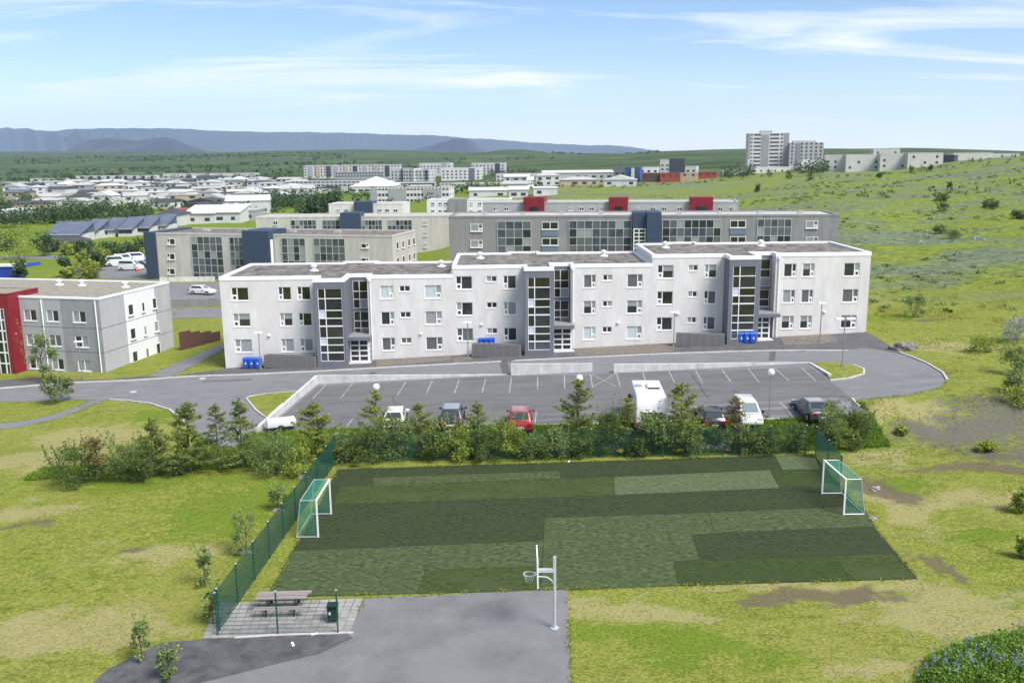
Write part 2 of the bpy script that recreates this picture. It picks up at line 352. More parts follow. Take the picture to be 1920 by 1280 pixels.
lamp_red = mk('tail lamp', (0.35, 0.01, 0.015), rough=0.25); lamp_clear = mk('head lamp', (0.6, 0.62, 0.64), rough=0.15)
globe = mk('opal globe', (0.82, 0.82, 0.80), rough=0.35)
orange = mk('orange plastic', (0.6, 0.1, 0.02), rough=0.6)
leaf_con = leafmat('conifer needles', (0.042, 0.074, 0.02), (0.27, 0.325, 0.085))
leaf_con_y = leafmat('yellowish needles', (0.062, 0.10, 0.018), (0.345, 0.385, 0.08))
leaf_wil = leafmat('willow leaves', (0.042, 0.080, 0.022), (0.29, 0.375, 0.115))
leaf_bri = leafmat('bright leaves', (0.085, 0.14, 0.018), (0.42, 0.48, 0.09))
leaf_dark = leafmat('dark shrub leaves', (0.032, 0.062, 0.016), (0.19, 0.26, 0.062))
leaf_far = leafmat('far leaves', (0.029, 0.058, 0.0232), (0.1087, 0.1668, 0.0653), 0.15)
leaf_grey = leafmat('silvery leaves', (0.174, 0.203, 0.174), (0.4785, 0.522, 0.4785))
leaf_birch = leafmat('sapling leaves', (0.0725, 0.1232, 0.0362), (0.29, 0.377, 0.1305))
leaf_rust = leafmat('rusty leaves', (0.087, 0.087, 0.029), (0.29, 0.2175, 0.087))
leaf_lupin = leafmat('lupin leaves', (0.055, 0.13, 0.016), (0.30, 0.46, 0.07))
flower_lupin = leafmat('lupin flowers', (0.17, 0.19, 0.42), (0.44, 0.47, 0.7))
flower_white = leafmat('white flowers', (0.55, 0.55, 0.45), (0.75, 0.75, 0.65))
grassblade = leafmat('grass blades', (0.1232, 0.1668, 0.0203), (0.4205, 0.4132, 0.0943))
grass_lush = leafmat('lush blades', (0.087, 0.174, 0.0174), (0.2755, 0.3915, 0.0508))

# ------------------------------------------------------------------ ground sheet
def axis(a, b, step, lo, hi, g):
    mid = list(np.arange(a, b + 1e-6, step)); up = []; s = step; q = mid[-1]
    while q < hi: s *= g; q += s; up.append(q)
    dn = []; s = step; q = mid[0]
    while q > lo: s *= g; q -= s; dn.append(q)
    return np.array(dn[::-1] + mid + up)
road_px = [(-60,733),(0,729),(120,719),(250,714),(350,707),(440,704),(600,697),(760,688),(945,679),(1100,671),(1250,664),(1400,659.5),(1560,658),(1625,652),(1690,664),(1740,683),(1768,700),(1775,713),(1762,727),(1700,741),(1640,747),(1600,750),(1612,764),(1640,776),
           (1461,787),(1100,797),(800,803),(612,806),(560,806),(478,812),(440,842),(395,842),(372,812),(345,790),(318,769),(280,757.5),(240,752.5),(205,750.5),(160,749.5),(0,753),(-60,756)]
road_poly = pxpoly(road_px)
pitch_px = [(496,1123),(1068,1107),(1722,1086),(1680,1030),(1622,950),(1528,852),(1100,866),(640,880),(600,950)]
pitch_poly = [tuple(atZ(*p, 0)[:2]) for p in [(500,1120),(1720,1085),(1527,852),(634,880)]]
court_poly = [tuple(atZ(*p, 0)[:2]) for p in [(683,1122),(1064,1104.5),(1066,1180),(1070,1300),(1064,1420),(150,1500),(230,1320),(385,1279),(500,1250),(600,1226),(662,1196),(653,1191)]]
fore_px = [(318,707),(440,704),(600,697),(760,688),(945,679),(1100,671),(1250,664),(1400,659.5),(1560,658),(1625,652),(1690,664),(1650,637),(1616,618),(1300,620),(900,640),(420,676),(420,692),(360,700)]
fore_poly = pxpoly(fore_px)
foot_l_poly = pxpoly([(-60,736),(0,728),(120,718),(320,706),(290,703),(205,711),(130,712),(70,708),(0,713),(-60,722)])
path1_poly = pxpoly([(-60,802),(0,795),(60,787),(110,775),(150,760),(168,750),(200,750),(180,757),(140,774),(90,790),(40,800),(0,805),(-60,812)])
path2_poly = pxpoly([(275,706),(330,682),(380,660),(430,640),(425,652),(385,675),(345,695),(318,707)])
lot_poly = pxpoly([(597,724),(957,705),(1110,704),(1150,699),(1520,689.5),(1556,714),(1600,750),(1612,764),(1640,776),(1461,787),(1100,797),(800,803),(612,806),(500,806)])
hards = [road_poly, pitch_poly, court_poly, fore_poly, foot_l_poly, path1_poly, path2_poly]
gx = axis(-66, 66, 0.7, -9500, 9500, 1.055); gy = axis(26, 126, 0.6, -60, 7600, 1.05)
GX, GY = np.meshgrid(gx, gy)
GZ = H(GX, GY)
for poly in hards:
    ins = inpoly(poly, GX, GY) & (polydist(poly, GX, GY) > 0.75)
    GZ = np.where(ins, GZ - 0.25, GZ)
def fbm(x, y, s0, oct=4):
    o = 0; a = 1.0
    for k in range(oct):
        r = 0.7 + 1.3 * k; ca, sa = math.cos(r), math.sin(r); u, v = (x * ca + y * sa) * s0, (-x * sa + y * ca) * s0
        o = o + a * np.sin(u + 1.7 * np.sin(v * .9 + k)) * np.cos(v * 1.1 + 1.3 * np.sin(u * .8 + 2 * k)); s0 *= 2.1; a *= .55
    return o
WX = fbm(GX, GY, .55); WY = fbm(GX + 40, GY - 17, .6)
def ell(px, py, rx, ry, rot=0.0):
    k_ = min(1.0, .45 * min(rx, ry) + .25); c = ground(px, py); dx = GX - c[0] + WX * k_; dy = GY - c[1] + WY * k_; ca, sa = math.cos(rot), math.sin(rot)
    u = (dx * ca + dy * sa) / rx; v = (-dx * sa + dy * ca) / ry
    return np.clip(1.35 - np.sqrt(u * u + v * v), 0, 1)
soil = np.zeros_like(GX); grav = soil.copy(); lush = soil.copy(); dry = soil.copy()
for a in [(1560,1122,5.0,0.9,0.04),(1470,1120,2.2,0.8),(1755,1062,0.8,2.6,0.35),(1790,878,4.2,0.9,0.1),(1660,918,1.2,3.2,0.3),(1880,880,4,0.7),(1745,600,2.2,0.9),(1760,700,1.5,0.5),(1860,655,1.0,0.5),(60,985,1.6,0.5,0.2),(255,1025,1.2,0.6,0.5)]:
    soil = np.maximum(soil, ell(*a))
grav = np.maximum.reduce([ell(1800,812,6.0,2.6,0.1), ell(1880,790,5.5,4.0,0.2), ell(1720,800,2.5,1.1,0.2), ell(1890,850,4,1.5)])
for a in [(1150,1140,4.0,1.3),(1250,1150,3.0,1.0),(1600,1260,3.0,1.2),(1680,1080,1.0,6,0.6),(1700,960,2.0,5.0),(1500,1100,8,0.5),(60,960,3.5,2),(300,1040,4,2),(150,820,6,4),(60,860,6,3),(1700,770,5,2.0),(1650,860,3,2),(1850,930,5,2),(1760,650,5,3),(500,700,4,1),(1780,1160,5,2.5),(120,1180,6,2.0)]:
    dry = np.maximum(dry, 0.9 * ell(*a))
for a in [(1190,1195,4.5,1.4),(1330,1230,4,1.2),(430,960,4.5,4.5),(300,900,9,1.6),(540,870,3,2.5),(520,930,2.5,4),(1620,840,3,1.6),(1640,870,3,1.2),(290,780,4,2),(1150,845,14,1.6),(1830,760,3,1.5),(1640,600,4,3),(1700,910,2.5,1.2),(1870,1010,3,1.5),(1850,640,4,2),(1600,1030,2,1)]:
    lush = np.maximum(lush, 0.95 * ell(*a))
for i in range(26):
    px, py = random.uniform(0, 560), random.uniform(770, 1270)
    lush = np.maximum(lush, 0.7 * ell(px, py, random.uniform(.5, 1.6), random.uniform(.15, .35), 0.15)); 
for i in range(30):
    px, py = random.uniform(1650, 1920), random.uniform(600, 1270)
    lush = np.maximum(lush, 0.7 * ell(px, py, random.uniform(.5, 2.0), random.uniform(.2, .6), 0.2))
lush = np.maximum(lush, .75 * sstep(150, 200, GY) * (1 - sstep(-25, 0, GX)))
hillm = sstep(104, 132, GY + 0.45 * (GX - 45)) * sstep(30, 46, GX) * (1 - sstep(420, 620, GY))
hillm = np.maximum(hillm, sstep(175, 230, GY) * sstep(-20, 10, GX) * (1 - sstep(420, 620, GY)))
farm = sstep(420, 800, GY)
ny, nx = GX.shape
co = np.stack([GX, GY, GZ], -1).reshape(-1, 3)
idx = np.arange(nx * ny).reshape(ny, nx)
quads = np.stack([idx[:-1, :-1], idx[:-1, 1:], idx[1:, 1:], idx[1:, :-1]], -1).reshape(-1, 4)
def fastmesh(name, co, faces, mats, smooth=True, tint=None, midx=None):
    me = bpy.data.meshes.new(name); k = faces.shape[1]
    me.vertices.add(len(co)); me.vertices.foreach_set('co', np.ascontiguousarray(co, np.float32).ravel())
    me.loops.add(faces.size); me.loops.foreach_set('vertex_index', np.ascontiguousarray(faces, np.int32).ravel())
    me.polygons.add(len(faces)); me.polygons.foreach_set('loop_start', np.arange(0, faces.size, k, dtype=np.int32))
    me.polygons.foreach_set('use_smooth', np.full(len(faces), smooth))
    for q in (mats if isinstance(mats, (list, tuple)) else [mats]): me.materials.append(q)
    if midx is not None: me.polygons.foreach_set('material_index', np.asarray(midx, np.int32))
    me.update(calc_edges=True)
    if tint is not None:
        at = me.attributes.new('tint', 'FLOAT', 'POINT'); at.data.foreach_set('value', np.asarray(tint, np.float32))
    return me
gm = bpy.data.materials.new('ground cover'); gm.use_nodes = True
def ground_material(m):
    nt = m.node_tree; n = nt.nodes; l = nt.links; b = n['Principled BSDF']; b.inputs['Roughness'].default_value = 0.97; b.inputs['Specular IOR Level'].default_value = 0.08
    g = n.new('ShaderNodeNewGeometry')
    def noise(scale, detail=8, stretch=None, rough=0.6, dist=0.0):
        t = n.new('ShaderNodeTexNoise'); t.inputs['Scale'].default_value = scale; t.inputs['Detail'].default_value = detail; t.inputs['Roughness'].default_value = rough; t.inputs['Distortion'].default_value = dist
        src = g.outputs['Position']
        if stretch:
            mpn = n.new('ShaderNodeMapping'); mpn.inputs['Scale'].default_value = stretch; l.new(src, mpn.inputs[0]); src = mpn.outputs[0]
        l.new(src, t.inputs['Vector']); return t.outputs[0]
    def ramp(v, lo, hi, c0=(0,0,0), c1=(1,1,1)):
        r = n.new('ShaderNodeValToRGB'); r.color_ramp.elements[0].position = lo; r.color_ramp.elements[1].position = hi
        r.color_ramp.elements[0].color = (*c0, 1); r.color_ramp.elements[1].color = (*c1, 1); l.new(v, r.inputs[0]); return r.outputs[0]
    def mix(f, a, c):
        x = n.new('ShaderNodeMix'); x.data_type = 'RGBA'
        if isinstance(f, float): x.inputs['Factor'].default_value = f
        else: l.new(f, x.inputs['Factor'])
        for i, v in ((6, a), (7, c)):
            if isinstance(v, tuple): x.inputs[i].default_value = (*v, 1)
            else: l.new(v, x.inputs[i])
        return x.outputs[2]
    def ma(op, a, c, clamp=True):
        x = n.new('ShaderNodeMath'); x.operation = op; x.use_clamp = clamp
        for i, v in ((0, a), (1, c)):
            if isinstance(v, (int, float)): x.inputs[i].default_value = v
            else: l.new(v, x.inputs[i])
        return x.outputs[0]
    def attr(nm):
        a = n.new('ShaderNodeAttribute'); a.attribute_name = nm; return a.outputs['Fac']
    fine = noise(5.5, 12, (1, 1.4, 1), 0.72); patch = noise(0.33, 8, (1, 1.6, 1), 0.62, 0.4); big = noise(0.09, 5, None, 0.55); spk = noise(22, 5)
    grass = mix(ramp(fine, 0.41, 0.61), (0.12, 0.16, 0.018), (0.325, 0.325, 0.08))
    grass = mix(ma('MULTIPLY', ramp(patch, 0.46, 0.66), 0.55), grass, mix(ramp(fine, 0.35, 0.65), (0.115, 0.17, 0.016), (0.25, 0.30, 0.04)))
    grass = mix(ma('MULTIPLY', ramp(big, 0.48, 0.72), 0.4), grass, (0.33, 0.295, 0.10))
    mid = noise(1.5, 10, (1, 1.3, 1), 0.68, 0.3)
    def mask(a, sharp, nz): return ramp(ma('ADD', a, ma('ADD', ma('MULTIPLY', ma('SUBTRACT', nz, 0.5, False), sharp, False), ma('MULTIPLY', ma('SUBTRACT', mid, 0.5, False), 1.8, False), False), False), 0.36, 0.66)
    grass = mix(ma('MULTIPLY', ramp(mid, 0.48, 0.64), 0.7), grass, mix(ramp(fine, 0.35, 0.65), (0.075, 0.11, 0.014), (0.19, 0.215, 0.035)))
    grass = mix(ma('MULTIPLY', ramp(noise(0.8, 9, (0.45, 1.7, 1), 0.7), 0.57, 0.67), 0.75), grass, (0.075, 0.10, 0.016))
    lm = mask(attr('lush'), 1.6, patch); grass = mix(ma('MULTIPLY', lm, 0.8), grass, mix(ramp(fine, 0.35, 0.68), (0.075, 0.135, 0.012), (0.19, 0.26, 0.028)))
    dm = mask(attr('dry'), 1.8, patch); grass = mix(ma('MULTIPLY', dm, 0.75), grass, mix(ramp(fine, 0.35, 0.65), (0.25, 0.225, 0.095), (0.41, 0.36, 0.18)))
    # hillside: meadow with grey-blue lupin swaths and dark hummocks
    sw = noise(0.075, 9, (0.5, 1.25, 1), 0.66, 0.7); hf = noise(1.1, 11, (0.8, 1.3, 1), 0.72); hk = noise(0.35, 8, (0.7, 1.6, 1), 0.7)
    hill = mix(ramp(hf, 0.39, 0.62), (0.10, 0.155, 0.018), (0.295, 0.335, 0.062))
    hill = mix(ma('MULTIPLY', ramp(sw, 0.46, 0.56), 0.8), hill, mix(ramp(hf, 0.38, 0.64), (0.075, 0.105, 0.06), (0.23, 0.265, 0.225)))
    hill = mix(ma('MULTIPLY', ramp(hk, 0.55, 0.64), 0.5), hill, mix(ramp(hf, 0.4, 0.62), (0.035, 0.062, 0.018), (0.10, 0.14, 0.05)))
    col = mix(attr('hill'), grass, hill)
    ff = noise(0.012, 10, (0.6, 1.3, 1), 0.68, 0.5); fs = noise(0.07, 8, (0.8, 1.2, 1), 0.7)
    far = mix(ramp(ff, 0.4, 0.62), (0.035, 0.065, 0.022), (0.115, 0.15, 0.062)); far = mix(ma('MULTIPLY', ramp(fs, 0.52, 0.66), 0.6), far, (0.028, 0.048, 0.02))
    col = mix(attr('far'), col, far)
    sm = mask(attr('soil'), 1.7, fine); col = mix(ma('MULTIPLY', sm, 0.85), col, mix(ramp(spk, 0.35, 0.65), (0.085, 0.062, 0.045), (0.20, 0.155, 0.115)))
    gmk = mask(ma('MULTIPLY', attr('gravel'), 0.85), 2.6, fine); col = mix(ma('MULTIPLY', gmk, 0.92), col, mix(ramp(spk, 0.36, 0.64), (0.055, 0.048, 0.045), (0.21, 0.19, 0.175)))
    l.new(col, b.inputs['Base Color'])
    bp = n.new('ShaderNodeBump'); bp.inputs['Strength'].default_value = 0.8; bp.inputs['Distance'].default_value = 0.10; l.new(ma('ADD', fine, ma('MULTIPLY', spk, 0.4), False), bp.inputs['Height'])
    bp2 = n.new('ShaderNodeBump'); bp2.inputs['Strength'].default_value = 0.7; bp2.inputs['Distance'].default_value = 0.7
    l.new(ma('MULTIPLY', hf, ma('ADD', attr('hill'), attr('far')), False), bp2.inputs['Height']); l.new(bp.outputs[0], bp2.inputs['Normal']); l.new(bp2.outputs[0], b.inputs['Normal'])
ground_material(gm)
gme = fastmesh('ground', co, quads, gm)
for nm, arr in (('soil', soil), ('gravel', grav), ('lush', lush), ('dry', dry), ('hill', hillm), ('far', farm)):
    at = gme.attributes.new(nm, 'FLOAT', 'POINT'); at.data.foreach_set('value', np.ascontiguousarray(arr, np.float32).ravel())
tag(put('ground', gme), 'yellow green mown grass and wild meadow rising to the hills', kind='structure')

def sheet(name, poly, mat, off, step=1.2, parent=None, hf=H, kind='structure', label=None):
    P = [Vector(p) for p in poly]; n0 = len(P); pts = []; edges = []
    for i in range(n0):                                                     # densify the outline
        a, b = P[i], P[(i + 1) % n0]; k = max(1, int((b - a).length / step))
        for j in range(k): pts.append(a.lerp(b, j / k))
    m0 = len(pts); edges = [(i, (i + 1) % m0) for i in range(m0)]
    xs = np.array([p.x for p in pts]); ys = np.array([p.y for p in pts])
    X, Y = np.meshgrid(np.arange(xs.min(), xs.max(), step), np.arange(ys.min(), ys.max(), step)); X = X.ravel(); Y = Y.ravel()
    ok = inpoly(poly, X, Y) & (polydist(poly, X, Y) > 0.35 * step); pts += [Vector((x, y)) for x, y in zip(X[ok], Y[ok])]
    vs, es, fs, _, _, _ = delaunay_2d_cdt(pts, edges, [], 1, 1e-5)
    vx = np.array([v.x for v in vs]); vy = np.array([v.y for v in vs]); vz = hf(vx, vy) + off
    mb = MB(); mb.add(list(zip(vx, vy, vz)), [f if (vs[f[1]] - vs[f[0]]).cross(vs[f[2]] - vs[f[0]]) > 0 else f[::-1] for f in fs])
    for i in range(len(es)): pass
    # a skirt so that the slab has thickness
    for i in range(m0):
        a, b = pts[i], pts[(i + 1) % m0]; za, zb = hf(np.array([a.x, b.x]), np.array([a.y, b.y])) + off
        mb.quad((a.x, a.y, za), (b.x, b.y, zb), (b.x, b.y, zb - 0.3), (a.x, a.y, za - 0.3))
    o = mb.build(name, mat, parent)
    if parent is None: tag(o, label, kind=kind)
    return o
road = sheet('road', road_poly, asphalt, 0.030)
lot = sheet('parking_lot', lot_poly, asphalt_lot, 0.036)
fore = sheet('pavement', fore_poly, asphalt_dark, 0.026)
footl = sheet('pavement', foot_l_poly, asphalt_dark, 0.022)
path1 = sheet('path', path1_poly, asphalt, 0.036)
path2 = sheet('path', path2_poly, asphalt, 0.034)
pitch = sheet('football_pitch', pitch_poly, turf_dark, 0.03, 2.0)
court = sheet('basketball_court', court_poly, asphalt_court, 0.036, 2.0)
earth_poly = [tuple(atZ(*p, 0)[:2]) for p in [(300,1205),(420,1196),(655,1186),(675,1192),(668,1200),(600,1228),(500,1252),(385,1281),(230,1322),(120,1330),(200,1255)]]
sheet('dark_gravel_strip', earth_poly, darkearth, 0.032, 1.5)
bed1 = sheet('gravel_bed', pxpoly([(705,676),(845,667),(848,675),(760,684),(706,688)]), bedgravel, 0.05)
bed2 = sheet('gravel_bed', pxpoly([(1078,655),(1222,645),(1262,650),(1262,660),(1180,664),(1078,668)]), bedgravel, 0.05)
bed3 = sheet('gravel_bed', pxpoly([(1462,630),(1555,626),(1570,640),(1540,645),(1470,648)]), bedgravel, 0.05)
bed4 = sheet('gravel_bed', pxpoly([(850,672),(884,670),(884,676),(850,682)]), bedgravel, 0.05)
island_l = sheet('grass_island', pxpoly([(463,747),(500,740),(556,736),(530,758),(500,784),(480,769)]), gm, 0.12, 0.8)
island_r = sheet('grass_island', pxpoly([(1526,683),(1560,680),(1598,686),(1618,694),(1618,701),(1590,709),(1556,712),(1548,704)]), gm, 0.12, 0.8)

def kerb(name, pxs=None, pts=None, wd=0.16, hg=0.13, mat=kerbmat, seg=1.0):
    P = [Vector(q) for q in (pts or pxpoly(pxs))]; mb = MB()
    q = [P[0]]
    for a, b in zip(P, P[1:]):
        k = max(1, int((b - a).length / seg)); q += [a.lerp(b, j / k) for j in range(1, k + 1)]
    nr = []
    for i in range(len(q)):
        d = (q[min(i + 1, len(q) - 1)] - q[max(i - 1, 0)]).normalized(); nr.append(Vector((-d.y, d.x)))
    vs = []; fs = []
    for i, (p, m_) in enumerate(zip(q, nr)):
        for s_, zz in ((-1, -0.2), (-1, hg), (1, hg), (1, -0.2)):
            u = p + m_ * (s_ * wd / 2); vs.append((u.x, u.y, float(H(u.x, u.y)) + zz))
        if i: b = 4 * i; fs += [(b - 4 + j, b + j, b + j + 1, b - 3 + j) for j in range(3)]
    mb.add(vs, fs + [(0, 1, 2, 3), tuple(len(vs) - 4 + j for j in (3, 2, 1, 0))])
    return tag(mb.build(name, mat), kind='structure')
kerb('kerb', [(-60,734),(0,729),(120,719),(250,714),(350,707),(440,704),(600,697),(760,688),(940,679)], wd=0.28)
kerb('kerb', [(965,677.5),(1100,671),(1250,664),(1400,659.5),(1500,658),(1590,658.5)], wd=0.24)
kerb('kerb', [(1687,662),(1712,671),(1740,683),(1768,700),(1776,713)])
kerb('kerb', [(1598,749),(1612,764)]); kerb('kerb', [(205,750),(240,752),(280,757),(318,769),(345,790)])
kerb('kerb', [(530,758),(500,785),(480,770),(462,748),(470,744),(500,739.5),(556,735.5)], wd=0.14); kerb('kerb', [(1556,714),(1590,710.5),(1620,702),(1620,693),(1600,685.5)])
kerb('kerb', [(612,806),(700,804.5),(800,803),(1100,797),(1461,787)])
kerb('kerb', pts=[tuple(atZ(*q, 0)[:2]) for q in [(440,1196),(520,1191),(600,1188),(662,1187)]], wd=0.12, hg=0.06)

# painted bay lines, each one a part of the lot
def line_px(a, b, wd=0.10):
    A, B = Vector(ground(*a)[:2]), Vector(ground(*b)[:2]); d = (B - A).normalized(); m_ = Vector((-d.y, d.x)) * (wd / 2); mb = MB(); k = 6
    for j in range(k):
        p, q = A.lerp(B, j / k), A.lerp(B, (j + 1) / k); vs = [p - m_, q - m_, q + m_, p + m_]
        mb.add([(u.x, u.y, float(H(u.x, u.y)) + 0.044) for u in vs], [(0, 1, 2, 3)])
    mb.build('painted_line', paintline, lot)
for a, b in [((612,721),(585,749)),((661,719.5),(638,748)),((711,718),(693,743)),((761,716),(745,742)),((811,714),(799,739)),((861,711.5),(852,738)),((911,710),(904,736)),((959,708),(955,737)),((1008,706.5),(1008,731)),((1058,704),(1059,730)),((1107,702),(1111,727)),
             ((1156,700),(1163,726)),((1205,698),(1213,724)),((1254,696),(1265,718)),((1304,694.5),(1318,720)),((1353,692.5),(1371,717)),((1402,690.5),(1423,717)),((1452,690.5),(1479,714)),((1503,690),(1530,715)),((1109,702.5),(1155,725)),((1155,700.5),(1111,726)),
             ((662,785),(648,803)),((1006,772),(1002,801)),((1064,790),(1063,801)),((1462,755),(1488,785)),((1577,752),(1590,764))]:
    line_px(a, b)
def strip_px(name, mat, pts, wd, parent, off=.0405):
    for a, b in zip(pts, pts[1:]):
        A, B = Vector(ground(*a)[:2]), Vector(ground(*b)[:2]); d = (B - A).normalized(); m_ = Vector((-d.y, d.x)) * (wd / 2); A = A - d * .03; B = B + d * .03
        MB().add([(u.x, u.y, float(H(u.x, u.y)) + off) for u in (A - m_, B - m_, B + m_, A + m_)], [(0, 1, 2, 3)]).build(name, mat, parent)
sealm = mk('bitumen seal', (0.05, 0.05, 0.052), (0.075, 0.074, 0.076), 4, .7); patchm = mk('patched asphalt', (0.085, 0.084, 0.086), (0.12, 0.118, 0.12), 1.5, .95, .3, 60)
strip_px('crack_seal', sealm, [(1296,700),(1303,712),(1312,722),(1318,735),(1330,748)], .09, lot); strip_px('crack_seal', sealm, [(735,742),(742,760),(756,775)], .06, lot); strip_px('crack_seal', sealm, [(900,745),(980,741),(1060,744),(1130,738)], .05, lot)
strip_px('asphalt_patch', patchm, [(1450,656),(1447,676)], .55, road, .034); strip_px('asphalt_patch', patchm, [(943,678),(950,700)], .8, road, .034); strip_px('asphalt_patch', patchm, [(380,716),(470,712)], .5, road, .034)
for px, py in [(380,710),(390,704.5),(700,700),(1380,735),(860,755),(250,735)]:
    c = ground(px, py); o = MB().lathe([(.34, 0), (.34, .012), (.3, .012)], n=16).build('manhole_cover', patchm if px > 500 else kerbmat, road, (c[0], c[1], c[2] + .032))
# turf rolls
for q, mt in [([(1152,895),(1443,882),(1461,915),(1153,928)], turf_light), ([(1453,854),(1526,852),(1537,880),(1467,881)], turf_light), ([(640,913),(1151,895),(1152,928),(626,946)], turf_mid),
              ([(700,896),(1048,884),(1050,897),(700,911)], turf_mottle), ([(1022,972),(1245,965),(1271,1098),(1015,1108)], turf_mottle), ([(1246,965),(1329,962),(1338,1000),(1296,1003),(1311,1050),(1262,1052)], turf_mottle),
              ([(545,1034),(1019,1015),(1014,1062),(798,1069),(780,1113),(503,1120)], turf_mottle), ([(799,1070),(1013,1063),(1013,1107.5),(782,1113)], turf_mid), ([(1331,962),(1618,950),(1642,987),(1340,999)], turf_mottle),
              ([(1298,1005),(1641,989),(1672,1037),(1313,1050)], turf_dark), ([(1264,1054),(1566,1043),(1592,1088),(1273,1097.5)], turf_green), ([(1568,1043),(1673,1038.5),(1716,1084),(1594,1088)], turf_mid), ([(1445,883),(1540,882),(1566,912),(1463,914)], turf_green), ([(1055,882),(1440,868),(1449,880),(1056,893)], turf_dark)]:
    P = [atZ(*p, 0) for p in q]; n_ = len(P)
    mb = MB(); mb.prism([(p[0], p[1]) for p in P], 0.031, 0.037); mb.build('turf_panel', mt, pitch)

# paved picnic corner: one paver at a time
A, B, C_, D = [atZ(*p, 0)[:2] for p in [(405,1132),(682,1122.5),(655,1189),(380,1198)]]
mb = MB(); mb.prism([tuple(A), tuple(D), tuple(C_), tuple(B)][::-1], -0.1, 0.030)
pav = tag(mb.build('paving', joint), kind='structure')
nu, nv = 17, 9
pm = [MB().box(-.5, .5, -.5, .5, -.5, .5).mesh('paver', k) for k in (paver, paver2)]
for i in range(nu):
    for j in range(nv):
        u, v = (i + 0.5) / nu, (j + 0.5) / nv
        p = (1 - v) * ((1 - u) * A + u * B) + v * ((1 - u) * D + u * C_)
        ex = (B - A) / nu; ey = (D - A) / nv
        put('paver', pm[int(random.random() < 0.3)], pav, (p[0], p[1], 0.035 + random.uniform(-0.003, 0.004)), math.atan2(ex[1], ex[0]), (np.linalg.norm(ex) - 0.04, np.linalg.norm(ey) - 0.03, 0.04))

# parking wall: level lengths that step up with the road
def wall(pts, zt, name, label, th=0.25):
    root = thing(name, label, 'wall', (pts[0][0], pts[0][1], float(H(*pts[0]))))
    for (x0, y0), (x1, y1), (za, zb) in zip(pts, pts[1:], zt):
        d = Vector((x1 - x0, y1 - y0)); k = max(1, round(d.length / 2.6)); u = d.normalized(); m_ = Vector((-u.y, u.x)) * (th / 2)
        for j in range(k):
            a = Vector((x0, y0)).lerp(Vector((x1, y1)), j / k) + u * 0.008; b = Vector((x0, y0)).lerp(Vector((x1, y1)), (j + 1) / k) - u * 0.008
            ta, tb = za + (zb - za) * j / k, za + (zb - za) * (j + 1) / k
            r = root.location; vs = []
            for z2 in (0, 1):
                for p_, t_ in ((a - m_, ta), (b - m_, tb), (b + m_, tb), (a + m_, ta)): vs.append((p_.x - r.x, p_.y - r.y, (t_ if z2 else float(H(p_.x, p_.y)) - 0.4) - r.z))
            me = MB().add(vs, [(0,3,2,1),(4,5,6,7),(0,1,5,4),(1,2,6,5),(2,3,7,6),(3,0,4,7)]).mesh('wall_panel', concrete)
            put('wall_panel', me, root)
    return root
wA = (-18.45, 84.0)
wall([tuple(atZ(481,806,0.15)[:2]), wA, (-0.15, 83.6)], [(0.35, 0.75), (0.75, 0.75)], 'concrete_wall', 'low concrete wall bending round the empty bays beside the grass island')
wall([(-0.12, 83.2), (7.45, 83.0)], [(1.86, 1.86)], 'concrete_wall', 'taller short concrete wall piece under the handrail between two gaps')
wall([(9.3, 82.0), (27.2, 81.7), (27.2, 76.3)], [(2.0, 2.05), (2.05, 2.25)], 'concrete_wall', 'long low concrete wall running to the turning circle island')
mb = MB()
for x in (0.0, 3.7, 7.3): mb.tube((x, 83.75, float(H(x, 83.7))), (x, 83.75, float(H(x, 83.7)) + 1.25), 0.03)
mb.tube((0, 83.75, float(H(0, 83.7)) + 1.25), (7.3, 83.75, float(H(7.3, 83.7)) + 1.25), 0.03)
tag(mb.build('handrail', steel), 'thin steel handrail behind the short concrete wall', 'handrail')

# ------------------------------------------------------------------ windows and walls
UNIT = {}
def unit(mat):
    if mat.name not in UNIT: UNIT[mat.name] = MB().box(-.5, .5, -.5, .5, -.5, .5).mesh('pane', mat)
    return UNIT[mat.name]
def pane(parent, x0, x1, y, z0, z1, mat, name='pane'):
    return put(name, unit(mat), parent, ((x0 + x1) / 2, y, (z0 + z1) / 2), 0, (x1 - x0, 0.02, z1 - z0))
WCODE = {'d': glass, 'o': glass_green, 'g': curtain, 'p': curtain_pale, 'k': curtain_dark, 'b': glass_blue}
def wall_open(mb, x0, x1, z0, z1, y, ops, depth=0.16, m=0, mr=0):
    xs = sorted({x0, x1, *[v for o in ops for v in o[:2]]}); zs = sorted({z0, z1, *[v for o in ops for v in o[2:4]]})
    for a, b in zip(xs, xs[1:]):
        for c, d in zip(zs, zs[1:]):
            mxx, mzz = (a + b) / 2, (c + d) / 2
            if any(o[0] < mxx < o[1] and o[2] < mzz < o[3] for o in ops): continue
            mb.quad((a, y, c), (b, y, c), (b, y, d), (a, y, d), m)
    for a, b, c, d in [o[:4] for o in ops]:
        e = y + depth
        mb.quad((a, y, c), (a, e, c), (b, e, c), (b, y, c), mr); mb.quad((a, y, d), (b, y, d), (b, e, d), (a, e, d), mr)
        mb.quad((a, y, c), (a, y, d), (a, e, d), (a, e, c), mr); mb.quad((b, y, c), (b, e, c), (b, e, d), (b, y, d), mr)
FRAME = {}
